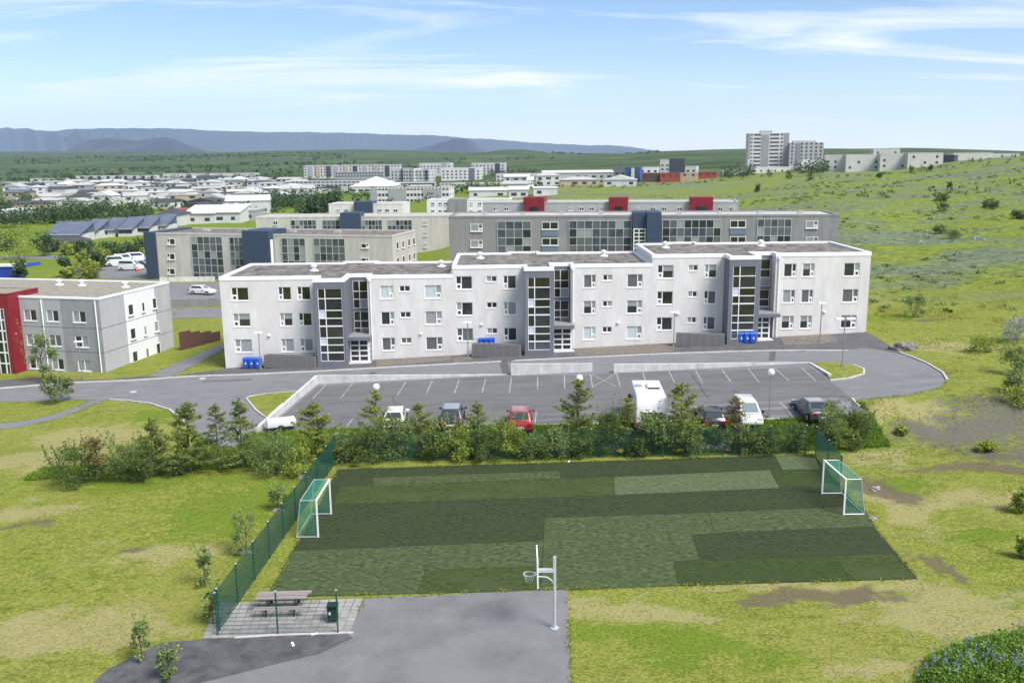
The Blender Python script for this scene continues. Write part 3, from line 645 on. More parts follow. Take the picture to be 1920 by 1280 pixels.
def window(root, x0, x1, z0, z1, y, kind, code='d', fm=None, t=0.075):
    """kind: 'l' vent column on the left, 'r' on the right, 's' two small lights, 'v' two upright lights, '1' single"""
    fm = fm or whiteframe; w_, h_ = x1 - x0, z1 - z0; key = (round(w_, 2), round(h_, 2), kind, fm.name, round(t, 3))
    split = {'l': 0.33, 'r': 0.67, 's': 0.5, 'v': 0.5, '1': None}[kind]
    if key not in FRAME:
        mb = MB(); d0, d1 = -0.04, 0.03
        mb.box(0, w_, d0, d1, 0, t); mb.box(0, w_, d0, d1, h_ - t, h_); mb.box(0, t, d0, d1, t, h_ - t); mb.box(w_ - t, w_, d0, d1, t, h_ - t)
        mb.box(-0.05, w_ + 0.05, -0.14, -0.03, -0.07, -0.01)                       # sill
        if split:
            xm = w_ * split; mb.box(xm - t * .6, xm + t * .6, d0, d1, t, h_ - t)
            if kind in 'lr':
                a, b = (t, xm - t * .6) if kind == 'l' else (xm + t * .6, w_ - t); q = h_ * 0.42
                mb.box(a, b, d0, d1, q - t * .5, q + t * .5); s = t * 1.1
                mb.box(a, b, d0 - .02, d0 + .02, t, t + s); mb.box(a, b, d0 - .02, d0 + .02, q - t * .5 - s, q - t * .5); mb.box(a, a + s, d0 - .02, d0 + .02, t + s, q - t * .5 - s); mb.box(b - s, b, d0 - .02, d0 + .02, t + s, q - t * .5 - s)
        FRAME[key] = mb.mesh('window', fm)
    o = put('window', FRAME[key], root, (x0, y, z0)); g = lambda c: WCODE[c]
    c = (code * 3)[:3] if len(code) < 3 else code
    if kind in 'lr':
        xm = w_ * split; q = h_ * 0.42; big = (xm, w_ - t) if kind == 'l' else (t, xm); sm = (t, xm) if kind == 'l' else (xm, w_ - t)
        if c[0] == 'h':
            pane(o, *big, 0.02, h_ * 0.55, h_ - t, g('g')); pane(o, *big, 0.02, t, h_ * 0.55, g('d'))
        else: pane(o, *big, 0.02, t, h_ - t, g(c[0]))
        pane(o, *sm, 0.02, q, h_ - t, g('g' if c[1] == 'h' else c[1])); pane(o, *sm, 0.02, t, q, g('d' if c[2] == 'h' else c[2]))
    elif split:
        xm = w_ * split; pane(o, t, xm, 0.02, t, h_ - t, g(c[0] if c[0] != 'h' else 'g')); pane(o, xm, w_ - t, 0.02, t, h_ - t, g(c[1] if c[1] != 'h' else 'd'))
    else: pane(o, t, w_ - t, 0.02, t, h_ - t, g(c[0]))
    return o
def glazing(root, x0, x1, z0, z1, y, xcuts, zcuts, fm, codes, t=0.08, name='glazing', thick=None):
    """framed grid of panes; cuts are fractions including 0 and 1; codes(i, j) -> material"""
    w_, h_ = x1 - x0, z1 - z0; mb = MB()
    for u in xcuts: mb.box(u * w_ - t / 2, u * w_ + t / 2, -0.05, 0.05, -t / 2, h_ + t / 2)
    for v in zcuts:
        tt = t * (thick.get(v, 1) if thick else 1); mb.box(t / 2, w_ - t / 2, -0.047, 0.047, v * h_ - tt / 2, v * h_ + tt / 2)
    o = mb.build(name, fm, root, (x0, y, z0))
    for i, (a, b) in enumerate(zip(xcuts, xcuts[1:])):
        for j, (c, d) in enumerate(zip(zcuts, zcuts[1:])): pane(o, a * w_ + t / 2, b * w_ - t / 2, 0.01, c * h_ + t / 2, d * h_ - t / 2, codes(i, j))
    return o

# ------------------------------------------------------------------ the three stepped white apartment blocks
FY, FS = 93.4, 0.008
def fx(px, py=550): return float(atY(px, py, FY, FS)[0])
def vent_dome(root, x, y, z):
    me = MB().lathe([(0.5, 0), (0.5, 0.16), (0.22, 0.2), (0.2, 0.45), (0.34, 0.5), (0.34, 0.62), (0.12, 0.78)], n=14).mesh('roof_vent', white, True)
    return put('roof_vent', me, root, (x, y, z))
def apartment(label, pl, pr, zt, wins, tower, glass_px, recess, small_r, lamps, pipes, back_bump, entry, vents, rnd):
    x0, x1 = fx(pl), fx(pr); zb = float(R_(np.array(x0))) - 0.8
    root = thing('apartment_building', label, 'building', (x0, FY + FS * x0, zb), math.atan(FS), 'white stepped apartment blocks')
    lx = lambda p: fx(p) - x0; W = x1 - x0; Ht = zt - zb; dep = 12.0; TH = 0.28; PR, RC = 2.2, 1.4
    t0, t1 = lx(tower[0]), lx(tower[1]); r1 = lx(recess)
    rows = [Ht - 1.78, Ht - 4.49, Ht - 7.20]
    opsL, opsR, W_ = [], [], []
    for a, b, kind, codes in wins:
        xa, xb = lx(a), lx(b); hh = 0.31 if kind == 's' else 0.69
        for rz, cd in zip(rows, codes):
            zc_ = rz + (0.36 if kind == 's' else 0); op = (xa, xb, zc_ - hh, zc_ + hh); (opsL if xb < t0 else opsR).append(op); W_.append((op, kind, cd))
    # outer walls
    mb = MB(); wall_open(mb, 0, t0, 0, Ht - 0.36, 0, opsL); wall_open(mb, r1, W, 0, Ht - 0.36, 0, opsR)
    e = 0.001
    mb.quad((0, dep, 0), (0, 0, 0), (0, 0, Ht - .36), (0, dep, Ht - .36)); mb.quad((W, 0, 0), (W, dep, 0), (W, dep, Ht - .36), (W, 0, Ht - .36)); mb.quad((W, dep, 0), (0, dep, 0), (0, dep, Ht - .36), (W, dep, Ht - .36))
    mb.quad((r1, RC, 0), (r1, 0, 0), (r1, 0, Ht - .36), (r1, RC, Ht - .36))
    mb.build('wall', plaster, root)
    for op, kind, cd in W_: window(root, *op, 0.10, kind, cd)
    # stair tower
    ga, gb = [fx(p) - x0 for p in glass_px]
    sc_ = (FY - PR) / FY
    fxt = lambda p: float(atY(p, 550, FY - PR, FS)[0]) - x0
    ta, tb = fxt(tower[0]), fxt(tower[1]); ga, gb = fxt(glass_px[0]), fxt(glass_px[1])
    gz0, gz1 = Ht - 8.45, Ht - 1.02
    mb = MB(); wall_open(mb, ta, tb, 0, Ht - .3, -PR, [(ga, gb, gz0, gz1)], 0.12)
    mb.quad((ta, 0.0, 0), (ta, -PR, 0), (ta, -PR, Ht - .3), (ta, 0.0, Ht - .3)); mb.quad((tb, -PR, 0), (tb, RC, 0), (tb, RC, Ht - .3), (tb, -PR, Ht - .3))
    ra, rb = tb, r1
    rops = [(ra + .25, rb - .12, Ht - 3.6, Ht - 0.75), (ra + .25, rb - .12, Ht - 6.6, Ht - 3.95)]
    wall_open(mb, ra, rb, 0, Ht - .3, RC, rops, 0.1)
    mb.build('stair_tower', slate, root)
    rd = [0, .135, .297, .405, .513, .675, .775, .88, 1]; zc = [1 - v for v in rd][::-1]
    looks = {0: glass_blue, 1: glass, 2: glass, 3: glass_green, 4: glass_green, 5: glass_green, 6: glass, 7: glass_green}
    glazing(root, ga, gb, gz0, gz1, -PR + 0.08, [0, .30, 1], zc, whiteframe, lambda i, j: panel_white if (i == 0 and j in rnd['white']) else (glass if random.random() < .3 else looks[j]), 0.085, 'stair_window', {zc[4]: 1.5, zc[1]: 1.5})
    for a, b, c, d in rops:
        glazing(root, a, b, c, d, RC + 0.05, [0, .42, 1], [0, .33, .62, 1], whiteframe, lambda i, j: curtain if (j == 0 and i == 1) else (glass_green if random.random() < .5 else glass), 0.075, 'landing_window')
    # entrance lobby under its canopy
    gz = float(R_(np.array(x0 + (ra + rb) / 2))) - zb
    ea, eb = ra + entry[0], rb + entry[1]; ef = -0.7; eh = 2.35
    mb = MB(); mb.box(ra - .02, eb + entry[2], ef - 0.75, RC - .02, gz + eh + .08, gz + eh + .42); cpy = mb.build('canopy', slate, root)
    MB().box(ra, eb + entry[2] - .05, ef - .7, RC - .05, gz + eh + .425, gz + eh + .45).build('canopy_roof', slate_light, cpy)
    glazing(root, ea, eb, gz + .12, gz + eh, ef, [0, .5, 1], [0, .25, .5, .75, 1], whiteframe, lambda i, j: glass, 0.14, 'entrance_door')
    sg = glazing(root, 0, RC - ef - .1, gz + .12, gz + eh, 0, [0, .5, 1], [0, .25, .5, .75, 1], whiteframe, lambda i, j: glass, 0.12, 'entrance_side_window'); sg.rotation_euler = (0, 0, math.pi / 2); sg.location = (eb + .05, ef + .06, gz + .12)
    MB().box(ra, eb + .3, ef - .9, ef + .1, gz - .5, gz + .1).build('entrance_step', concrete, root)
    # parapet ring and gravel roof with the tower and back bump outline
    bb0, bb1 = lx(back_bump[0]) , lx(back_bump[1])
    ring = [(0, 0), (ta, 0), (ta, -PR), (tb, -PR), (tb, RC), (r1, RC), (r1, 0), (W, 0), (W, dep), (bb1, dep), (bb1, dep + 1.1), (bb0, dep + 1.1), (bb0, dep), (0, dep)]
    n_ = len(ring); inn, out = [], []
    for i in range(n_):
        p, q, r = Vector(ring[i - 1]), Vector(ring[i]), Vector(ring[(i + 1) % n_]); d1, d2 = (q - p).normalized(), (r - q).normalized()
        m1, m2 = Vector((-d1.y, d1.x)), Vector((-d2.y, d2.x)); inn.append(q + (m1 + m2) * 0.34); out.append(q - (m1 + m2) * 0.04)
    za, zb_ = Ht - 0.37, Ht; mb = MB()
    for i in range(n_):
        j = (i + 1) % n_; o0, o1, i0, i1 = out[i], out[j], inn[i], inn[j]
        mb.quad((o0.x, o0.y, za), (o1.x, o1.y, za), (o1.x, o1.y, zb_), (o0.x, o0.y, zb_)); mb.quad((o0.x, o0.y, zb_), (o1.x, o1.y, zb_), (i1.x, i1.y, zb_), (i0.x, i0.y, zb_))
        mb.quad((i0.x, i0.y, zb_), (i1.x, i1.y, zb_), (i1.x, i1.y, za), (i0.x, i0.y, za)); mb.quad((o0.x, o0.y, za), (i0.x, i0.y, za), (i1.x, i1.y, za), (o1.x, o1.y, za))
    rf = mb.build('roof_parapet', white, root)
    bm = MB(); bm.v = [(p.x, p.y, Ht - .2) for p in inn]; bm.f = [tuple(range(n_))]; bm.m = [0]; bm.build('roof', roofgravel, root)
    MB().box(bb0, bb1, dep + .001, dep + 1.1, 0, Ht - .37).build('rear_wall', plaster, root)
    for vx, vy in vents: vent_dome(root, W * vx, vy, Ht - .2)
    for p in pipes:
        o = MB().tube((p, -0.09, 0), (p, -0.09, Ht - .5), 0.055, n=8).build('drainpipe', white, root); MB().box(p - .11, p + .11, -.2, -.045, Ht - .62, Ht - .38).build('hopper', white, o)
    for p in lamps: MB().box(lx(p) - .13, lx(p) + .13, -.16, -.002, Ht - 6.2, Ht - 6.05).build('wall_lamp', white, root)
    return root
apartment('lowest white apartment block with gravel roof beside the three blue bins', 413, 849, 8.95,
    [(433.5,466,'l',('o','hgd','g')),(521.7,546,'l',('odd','hhg','g')),(557.4,582.5,'l',('odg','oog','ggd')),(712.6,737.8,'r',('p','dhd','k')),(749,769,'s',('d','d','k')),(795.8,827.6,'r',('pgg','g','k'))],
    (587.6,645.6),(595,640),689,None,(500,787),(15.35,),(607,680),(0.1,-.05,.35),[(.36,5.5),(.93,8.0)],{'white': (2, 5)})
apartment('middle white apartment block stepping up between two neighbours', 849, 1222, 9.85,
    [(855.2,886,'l',('d','dgd','kbd')),(912,932,'s',('gd','d','gd')),(944,968.4,'l',('ddg','ggd','d')),(1094,1117,'r',('k','hhd','p')),(1130,1148,'s',('dg','dg','d')),(1175.5,1204.8,'r',('kkg','hgg','pgg'))],
    (983,1038),(989.5,1031.5),1070.5,None,(902,1160),(12.35,),(955,1020),(0.05,-.02,.3),[(.13,7.6),(.80,8.4)],{'white': (2, 5)})
apartment('highest white apartment block at the turning circle behind four blue bins', 1222, 1628.5, 10.75,
    [(1232,1262,'l',('hdg','odg','ddg')),(1289.5,1307.5,'s',('gd','gd','gd')),(1320,1343,'l',('hgd','kdg','k')),(1467.5,1491,'r',('ddd','gkd','hgd')),(1502.5,1525,'r',('hgd','kkd','hgd')),(1579.5,1609.5,'r',('dgd','k','hgd'))],
    (1366,1424),(1373,1416),1452,None,(1272,1548),(13.0,),(1285,1350),(0.05,-.6,.9),[(.12,8.0),(.60,8.6)],{'white': (5,)})

# ------------------------------------------------------------------ other buildings
class Block:
    """flat-roofed building whose front runs from pixel column pl (distance Yl) to pr (distance Yr)"""
    def __init__(s, name, label, pl, Yl, pr, Yr, ptop, pbase, depth, wallm, roofm=None, capm=None, group=None, cap=0.3, front=True, cat='building', thick_wall=True):
        A = atY(pl, ptop, Yl); B = atY(pr, ptop, Yr); pm_ = (pl + pr) / 2
        zt = A[2]; zb = float(atY(pl, pbase, Yl)[2]) if pbase else min(float(H(A[0], Yl)), float(H(B[0], Yr)))
        s.ang = math.atan2(B[1] - A[1], B[0] - A[0]); s.A = Vector((A[0], A[1])); s.W = math.hypot(B[0] - A[0], B[1] - A[1]); s.zb = zb; s.Ht = zt - zb; s.dep = depth
        s.u = Vector((math.cos(s.ang), math.sin(s.ang))); s.n = Vector((-s.u.y, s.u.x))
        s.root = thing(name, label, cat, (A[0], A[1], zb), s.ang, group)
        W, Ht, d = s.W, s.Ht, depth
        if wallm is not None:
            mb = MB(); c = cap
            for a, b in (((0, 0), (W, 0)), ((W, 0), (W, d)), ((W, d), (0, d)), ((0, d), (0, 0))):
                mb.quad((*a, -2.5), (*b, -2.5), (*b, Ht - c), (*a, Ht - c))
            mb.build('wall', wallm, s.root)
        mb = MB(); o, i = -0.05, 0.4; za = Ht - cap
        R4 = lambda k: [(k, k), (W - k, k), (W - k, d - k), (k, d - k)]
        O, I = R4(o), R4(i)
        for k in range(4):
            j = (k + 1) % 4
            mb.quad((*O[k], za), (*O[j], za), (*O[j], Ht), (*O[k], Ht)); mb.quad((*O[k], Ht), (*O[j], Ht), (*I[j], Ht), (*I[k], Ht)); mb.quad((*I[k], Ht), (*I[j], Ht), (*I[j], za), (*I[k], za)); mb.quad((*O[k], za), (*I[k], za), (*I[j], za), (*O[j], za))
        mb.build('roof_parapet', capm or wallm, s.root)
        s.roof = MB().quad((i, i, Ht - .2), (W - i, i, Ht - .2), (W - i, d - i, Ht - .2), (i, d - i, Ht - .2)).build('roof', roofm or roofgravel, s.root)
    def loc(s, px, py, yl=0.0):
        o = s.A + s.n * yl; d = ray(px, py)
        # CAM + t d on the plane (P - o).n = 0
        t = (o.x * s.n.x + o.y * s.n.y) / (d[0] * s.n.x + d[1] * s.n.y); P = CAM + t * d
        q = Vector((P[0], P[1])) - s.A; return q.dot(s.u), P[2] - s.zb
    def box(s, name, mat, x0, x1, y0, y1, z0, z1, parent=None): return MB().box(x0, x1, y0, y1, z0, z1).build(name, mat, parent or s.root)
    def win(s, px0, px1, py0, py1, kind='v', code='d', side=None):
        a, zt = s.loc(px0, py0); b, zb = s.loc(px1, py1); return window(s.root, a, b, zb, zt, -0.05, kind, code, t=0.09)
    def bay(s, px0, px1, py0, py1, ncol, zc, codes=None, fm=None, y=-0.06):
        a, zt = s.loc(px0, (py0 + py1) / 2); b, _ = s.loc(px1, (py0 + py1) / 2); zt = s.loc((px0 + px1) / 2, py0)[1]; zb = s.loc((px0 + px1) / 2, py1)[1]
        pool = [glass, glass_blue, glass_blue, curtain_dark, curtain_dark, curtain]
        return glazing(s.root, a, b, zb, zt, y, [i / ncol for i in range(ncol + 1)], zc, fm or framegrey, codes or (lambda i, j: random.choice(pool)), 0.10, 'balcony_glazing')
    def glaz(s, cols, rows, z0, fh, ww, wh, xa=0.0, xb=None, mat=None, skip=0.0, y=-0.04, side=True):
        """rows of windows too small to tell apart, joined"""
        xb = s.W if xb is None else xb; mb = MB()
        for r in range(rows):
            for c in range(cols):
                if random.random() < skip: continue
                x = xa + (xb - xa) * (c + 0.5) / cols; z = z0 + r * fh
                mb.box(x - ww / 2, x + ww / 2, y, y + 0.03, z, z + wh)
        if side:
            for r in range(rows):
                for k in range(max(1, int(s.dep / 5))):
                    v = s.dep * (k + .5) / max(1, int(s.dep / 5)); z = z0 + r * fh
                    mb.box(-0.04, -0.01, v - ww / 2, v + ww / 2, z, z + wh); mb.box(s.W + .01, s.W + .04, v - ww / 2, v + ww / 2, z, z + wh)
        return tag(mb.build('window_glazing', mat or farwin, s.root), kind='stuff')

# red and grey building at the left
def red_building():
    c = atZ(200, 708, -1.8); zt = 6.72; zb = -2.6
    ang = math.atan2(-2.2, 9.6); u = Vector((math.cos(ang), math.sin(ang)))
    root = thing('apartment_building', 'grey and white apartment building with red stair block and gravel roof', 'building', (c[0], c[1], zb), ang)
    Ht = zt - zb; W = 26.0; D = 12.6
    q = lambda px: (lambda o: (Vector((o[0], o[1])) - Vector((c[0], c[1]))).dot(u))(atZ(px, 560, zt))
    sl = -9.7                                   # where the red stair block starts
    segs = [(-5.15, 0.0, greypanel_d), (-7.2, -5.15, greypanel), (sl, -7.2, greypanel_d if False else greypanel), (-W, sl - 6.5, greypanel)]
    rows = [Ht - 2.05, Ht - 4.72, Ht - 7.3]
    wins = [(-3.35, -1.75), (-6.55, -5.05), (-9.35, -7.75)]
    ops = [(a, b, r - .62, r + .62) for a, b in wins for r in rows]
    mb = MB()
    def seg(a, b, m):
        wall_open(mb, a, b, 0, Ht - .18, 0, [o for o in ops if o[0] >= a - .01 and o[1] <= b + .01], 0.14, m)
    seg(-4.75, 0, 0); seg(-9.75, -4.75, 1); mb.quad((-W, 0, 0), (-9.75 - 5.9, 0, 0), (-9.75 - 5.9, 0, Ht - .18), (-W, 0, Ht - .18), 1)
    mb.quad((-W, D, 0), (-W, 0, 0), (-W, 0, Ht - .18), (-W, D, Ht - .18), 1); mb.quad((0, D, 0), (-W, D, 0), (-W, D, Ht - .18), (0, D, Ht - .18), 1)
    # right end wall: grey, white, grey strips
    for a, b, m in ((0, 4.1, 1), (4.1, 9.6, 2), (9.6, D, 1)):
        mb.quad((0, a, 0), (0, b, 0), (0, b, Ht - .18), (0, a, Ht - .18), m)
    mb.build('wall', [greypanel_d, greypanel, plaster_cool], root)
    for o in ops: window(root, *o, 0.08, 'v', random.choice(['d', 'g', 'k', 'gd', 'dg', 'p']))
    for k in (1, 2):
        zz = rows[k] + 1.45
        MB().box(-9.7, -0.01, -0.012, 0.004, zz, zz + .05).build('panel_seam', seam, root)
        MB().box(-0.004, 0.012, 0.01, D - .01, zz, zz + .05).build('panel_seam', seam, root)
    for yy, ww in ((4.55, .95), (7.0, .55), (9.0, .8)):
        for r in rows:
            o = window(root, 0, ww, 0, 1.24 if ww > .6 else 1.1, 0, '1', random.choice('dgk')); o.rotation_euler = (0, 0, math.pi / 2); o.location = (0.05, yy, r - .62)
    o = MB().box(-W, 0.06, -0.06, .3, Ht - .19, Ht).box(-.3, 0.06, .3, D, Ht - .19, Ht).box(-W, -.3, D - .3, D + .05, Ht - .19, Ht).build('roof_parapet', white, root)
    MB().quad((-W, .3, Ht - .12), (-.3, .3, Ht - .12), (-.3, D - .3, Ht - .12), (-W, D - .3, Ht - .12)).build('roof', roofgravel2, root)
    for p in (-0.45, -6.95): MB().tube((p, -.1, 0), (p, -.1, Ht - .3), .07, n=8).build('drainpipe', white, root); 
    for p in (-8.5, -2.5, -11.5): vent_dome(root, p, 8.5 if p != -2.5 else 8.0, Ht - .12)
    # red stair block
    a, b, f, hh = -9.75 - 5.9, -9.75, -1.6, Ht + .35
    mb = MB(); gx0, gx1 = b - 1.9, b - .62
    wall_open(mb, a, b, 0, hh, f, [(gx0, gx1, 1.05, Ht - 1.15)], 0.1)
    mb.quad((b, f, 0), (b, 3.0, 0), (b, 3.0, hh), (b, f, hh)); mb.quad((a, 3.0, 0), (a, f, 0), (a, f, hh), (a, 3.0, hh)); mb.quad((b, 3.0, 0), (a, 3.0, 0), (a, 3.0, hh), (b, 3.0, hh))
    rb = mb.build('stair_block', redclad, root)
    for k in range(1, 12): MB().box(a, b, f - .012, f + .004, k * .8, k * .8 + .03).build('cladding_seam', redseam, rb) if k * .8 < 1.0 else MB().box(a, gx0 - .05, f - .012, f + .004, k * .8, k * .8 + .03).build('cladding_seam', redseam, rb)
    MB().box(a - .04, b + .04, f - .04, f + .26, hh, hh + .1).box(b - .26, b + .04, f + .26, 3.0, hh, hh + .1).build('roof_parapet', redclad, root)
    MB().quad((a, f, hh - .05), (b, f, hh - .05), (b, 3.0, hh - .05), (a, 3.0, hh - .05)).build('roof', roofgravel2, root)
    glazing(root, gx0, gx1, 1.05, Ht - 1.15, f + .05, [0, .62, 1], [0, .17, .335, .5, .667, .83, 1], whiteframe, lambda i, j: glass, .14, 'stair_window')
    return root
roofgravel2 = mk('pale roof gravel', (0.15, 0.14, 0.11), (0.37, 0.345, 0.285), 2.0, 0.98, 1.0, 8, detail=12, lo=0.3, hi=0.7, c3=(0.27, 0.25, 0.20), s3=0.3)
redseam = mk('red seam', (0.13, 0.006, 0.012))
red_building()

# beige building with a navy stair block
b = Block('apartment_building', 'beige apartment building with navy stair block behind the lowest white block', 272, 170.5, 735, 158.5, 436, 524, 12, beige)
x0, _ = b.loc(272, 450); x1, _ = b.loc(293, 450); b.box('end_panel', navy, x0 - .1, x1, -.25, 12.2, -2, b.Ht + .05)
zc6 = [0, .16, .335, .5, .667, .83, 1]
b.bay(361, 419, 444, 524, 5, zc6); b.bay(433, 458, 445, 524, 3, zc6); b.bay(530, 574, 447, 530, 4, zc6); b.bay(590, 648, 447.5, 530, 5, zc6)
a0, _ = b.loc(454, 450, -1.8); a1, _ = b.loc(503, 450, -1.8); b.box('stair_block', navy, a0, a1, -1.8, 5, -2, b.Ht + .7)
b.box('stair_window', whiteframe, a1 - .1 + .11, a1 + .05, -1.2, -.3, 0, b.Ht - .9)
for py in (453, 481, 509): b.win(313, 329, py - 6, py + 6, 'l', 'd')
for py in (461, 488, 515): b.win(677, 692, py - 4.5, py + 4.5, 'r', 'd')
for k, v in enumerate((2.2, 5.0, 8.0, 10.5)):
    for r in range(3):
        o = window(b.root, 0, 1.1, 0, 1.3, 0, '1', random.choice('dk')); o.rotation_euler = (0, 0, math.pi / 2); o.location = (b.W + .03, v - .5, b.Ht - 2.6 - 2.75 * r)
for k in range(4): b.box('roof_hatch', roofpale, 8 + k * 9, 9.2 + k * 9, 6, 7, b.Ht - .2, b.Ht + .15, b.roof)
# second beige building
b = Block('apartment_building', 'long beige apartment building with slim navy tower and plain end wall', 479, 226, 840, 224, 407, 474, 12, beige, roofpale)
for x in ((547, 594), (606, 638), (679, 717), (728, 773)): b.bay(x[0], x[1], 413, 470, 6 if x[1] - x[0] > 35 else 4, zc6)
a0, _ = b.loc(638, 420, -1.6); a1, _ = b.loc(675, 420, -1.6); b.box('stair_block', navy, a0, a1, -1.6, 4, -2, b.Ht + .9)
for py in (418, 439, 460): b.win(793, 801, py - 4, py + 4, 's', 'g'); b.win(512, 521, py - 4, py + 4, 'v', 'd')
# third one, farther back
b = Block('apartment_building', 'small cream building with navy middle bay above the beige roofs', 616, 283, 754, 281, 382, 425, 12, plaster, roofpale)
a0, _ = b.loc(664, 400, -1.5); a1, _ = b.loc(698, 400, -1.5); b.box('stair_block', navy, a0, a1, -1.5, 5, -2, b.Ht + .6)
for x in (630, 645, 708, 722, 738):
    for py in (395, 412): b.win(x, x + 8, py - 3, py + 3, 'v', random.choice('dgk'))
# grey balcony building
b = Block('apartment_building', 'long grey apartment building with navy stair tower and glazed balconies', 841, 153, 1574, 147.5, 405, 500, 11, greyrender, roofpale)
zcE = [0, .13, .25, .38, .5, .63, .75, .88, 1]
for (p0, p1, nc, pt) in ((933, 996, 4, 415), (1067, 1183, 8, 414), (1241, 1350, 8, 412.5), (1418, 1481, 5, 411)): b.bay(p0, p1, pt, pt + 122, nc, zcE)
for p0, p1 in ((1016, 1047), (1369, 1398)):
    for k in range(3):
        t_ = 416 + 30.2 * k - (3 if p0 > 1300 else 0); b.win(p0, p1, t_, t_ + 14, 'v', 'd')
        xa, zt_ = b.loc(p0, t_ + 14.5); xb, zb_ = b.loc(p1, t_ + 27); b.box('balcony_panel', balcony, xa, xb, -.12, -.03, zb_, zt_)
a0, _ = b.loc(1187, 420, -1.4); a1, _ = b.loc(1240, 420, -1.4); b.box('stair_block', navy, a0 + 2.2, a1, -1.4, 5, -2, b.Ht + 0.5); b.box('stair_block_wing', navy, a0, a0 + 2.19, -.6, 5, -2, b.Ht + 0.45)
glazing(b.root, a0 + .2, a0 + 2.0, 0, b.Ht - 2.2, -.68, [0, .45, 1], [0, .1, .2, .3, .4, .5, .6, .7, .8, .9, 1], whiteframe, lambda i, j: glass, .16, 'stair_window')
for p0, p1 in ((882, 905), (1511, 1533)):
    for k in range(3): t_ = (420 if p0 < 1000 else 414) + 30.2 * k; b.win(p0, p1, t_, t_ + 14, 'r', 'gkd')
for k in range(9): b.box('roof_hatch', roofpale, 5 + k * 6.6, 5.7 + k * 6.6, 5.5, 6.2, b.Ht - .2, b.Ht + .2, b.roof)
# row with red stair heads
b = Block('apartment_building', 'pale grey building with three red stair heads behind the grey one', 905, 214, 1385, 205, 379, 440, 11, greypanel, roofpale)
for p0, p1 in ((981, 1020), (1141, 1177), (1293, 1337)):
    a0, _ = b.loc(p0, 385, -1.2); a1, _ = b.loc(p1, 385, -1.2); o = b.box('stair_block', redclad, a0, a1, -1.2, 5, -2, b.Ht + 1.1 if p0 < 1100 else b.Ht + 1.0); b.box('window', glass, a0 + 1.4, a1 - 1.2, -1.26, -1.21, b.Ht - 2.2, b.Ht - 1.0, o)
for x in (925, 945, 1066, 1086, 1105, 1124, 1190, 1220, 1241, 1270, 1346, 1368):
    b.win(x, x + 9, 388.5, 395.5, 'v', random.choice(['d', 'd', 'g', 'dg']))
# white block with grey middle
b = Block('apartment_building', 'white apartment block with grey middle strip left of the red stair heads', 800, 300, 955, 298, 375, 415, 12, plaster_cool, roofpale)
a0, _ = b.loc(842, 390); a1, _ = b.loc(876, 390); b.box('stair_block', greyrender, a0, a1, -.8, 4, -2, b.Ht + .3)
for x in (808, 822, 832, 860, 880, 896, 912, 930):
    for py in (382, 396): b.win(x, x + 7, py - 2.4, py + 2.4, 'v', random.choice('ddg'))
# mid-town blocks
b = Block('apartment_building', 'cream apartment building with dark balcony bays below the white roofed hall', 695, 430, 842, 425, 353, 384, 12, plaster, roofpale)
for p0, p1 in ((695, 707), (730, 762), (794, 828)):
    a0, _ = b.loc(p0, 365); a1, _ = b.loc(p1, 365); b.box('balcony_bay', housegrey, a0, a1, -.5, .5, 0, b.Ht - .6)
b.glaz(22, 3, 1.2, 2.7, 1.2, 1.2)
b = Block('apartment_building', 'low white building with shallow roof among trees below the long slab', 545, 640, 675, 630, 340, 352, 14, housewhite, roofpale); b.glaz(16, 2, 1, 2.2, 2.2, 1.0)
b = Block('apartment_building', 'row of pale flats right of the white roofed hall', 735, 640, 815, 640, 343, 356, 12, plaster, roofpale); b.glaz(14, 2, 1, 2.4, 2.0, 1.1)
b = Block('apartment_building', 'pale low flats below the cluster of white blocks', 820, 640, 945, 640, 344, 356, 12, housewhite, roofpale); b.glaz(18, 2, 1, 2.3, 1.8, 1.1)
# slab and cluster
b = Block('apartment_building', 'long white five storey slab under the green hill', 569, 930, 750, 930, 310.5, 332, 14, housewhite, roofdark)
for k, p in enumerate((578, 592, 612, 626, 645, 662, 680, 702, 722)):
    a0, _ = b.loc(p, 320); b.box('bay', [housegrey, housetan, housedark][k % 3], a0, a0 + 4.2, -.6, .6, 0, b.Ht - .8)
b.glaz(30, 4, 1.0, 2.7, 1.5, 1.4)
b = Block('apartment_building', 'grey building shell in front of the long white slab', 628, 900, 718, 900, 323, 334, 14, housegrey, roofdark); b.glaz(16, 2, 1, 2.6, 2.0, 1.2)
for i, (p0, p1, t_, bs, Y, lab) in enumerate([(732,760,316,338,860,'white block with dark corner at the cluster edge'),(755,776,316,338,850,'narrow white block second in the front cluster row'),(778,805,318,338,850,'white block with navy strips third in the front cluster row'),(786,845,306,326,980,'broad white block behind the front cluster row'),(827,900,315,337,850,'wide pale block with dark tall window strips in the cluster'),(884,946,306,330,960,'white block with dark right edge at the cluster end'),(930,1008,326,342,760,'low white block with grey bays right of the cluster')]):
    b = Block('apartment_building', lab, p0, Y, p1, Y - 4, t_, bs, 16, housewhite if i != 4 else plaster, roofpale, group='white blocks under the hill')
    b.glaz(max(4, int(b.W / 3.6)), max(2, int(b.Ht / 2.9)), 1.0, 2.85, 1.7, 1.4)
    b.box('bay', [housedark, housegrey, navy, housegrey, slate, housedark, housegrey][i], b.W * .72, b.W * .86, -.4, 1, 0, b.Ht - .4)
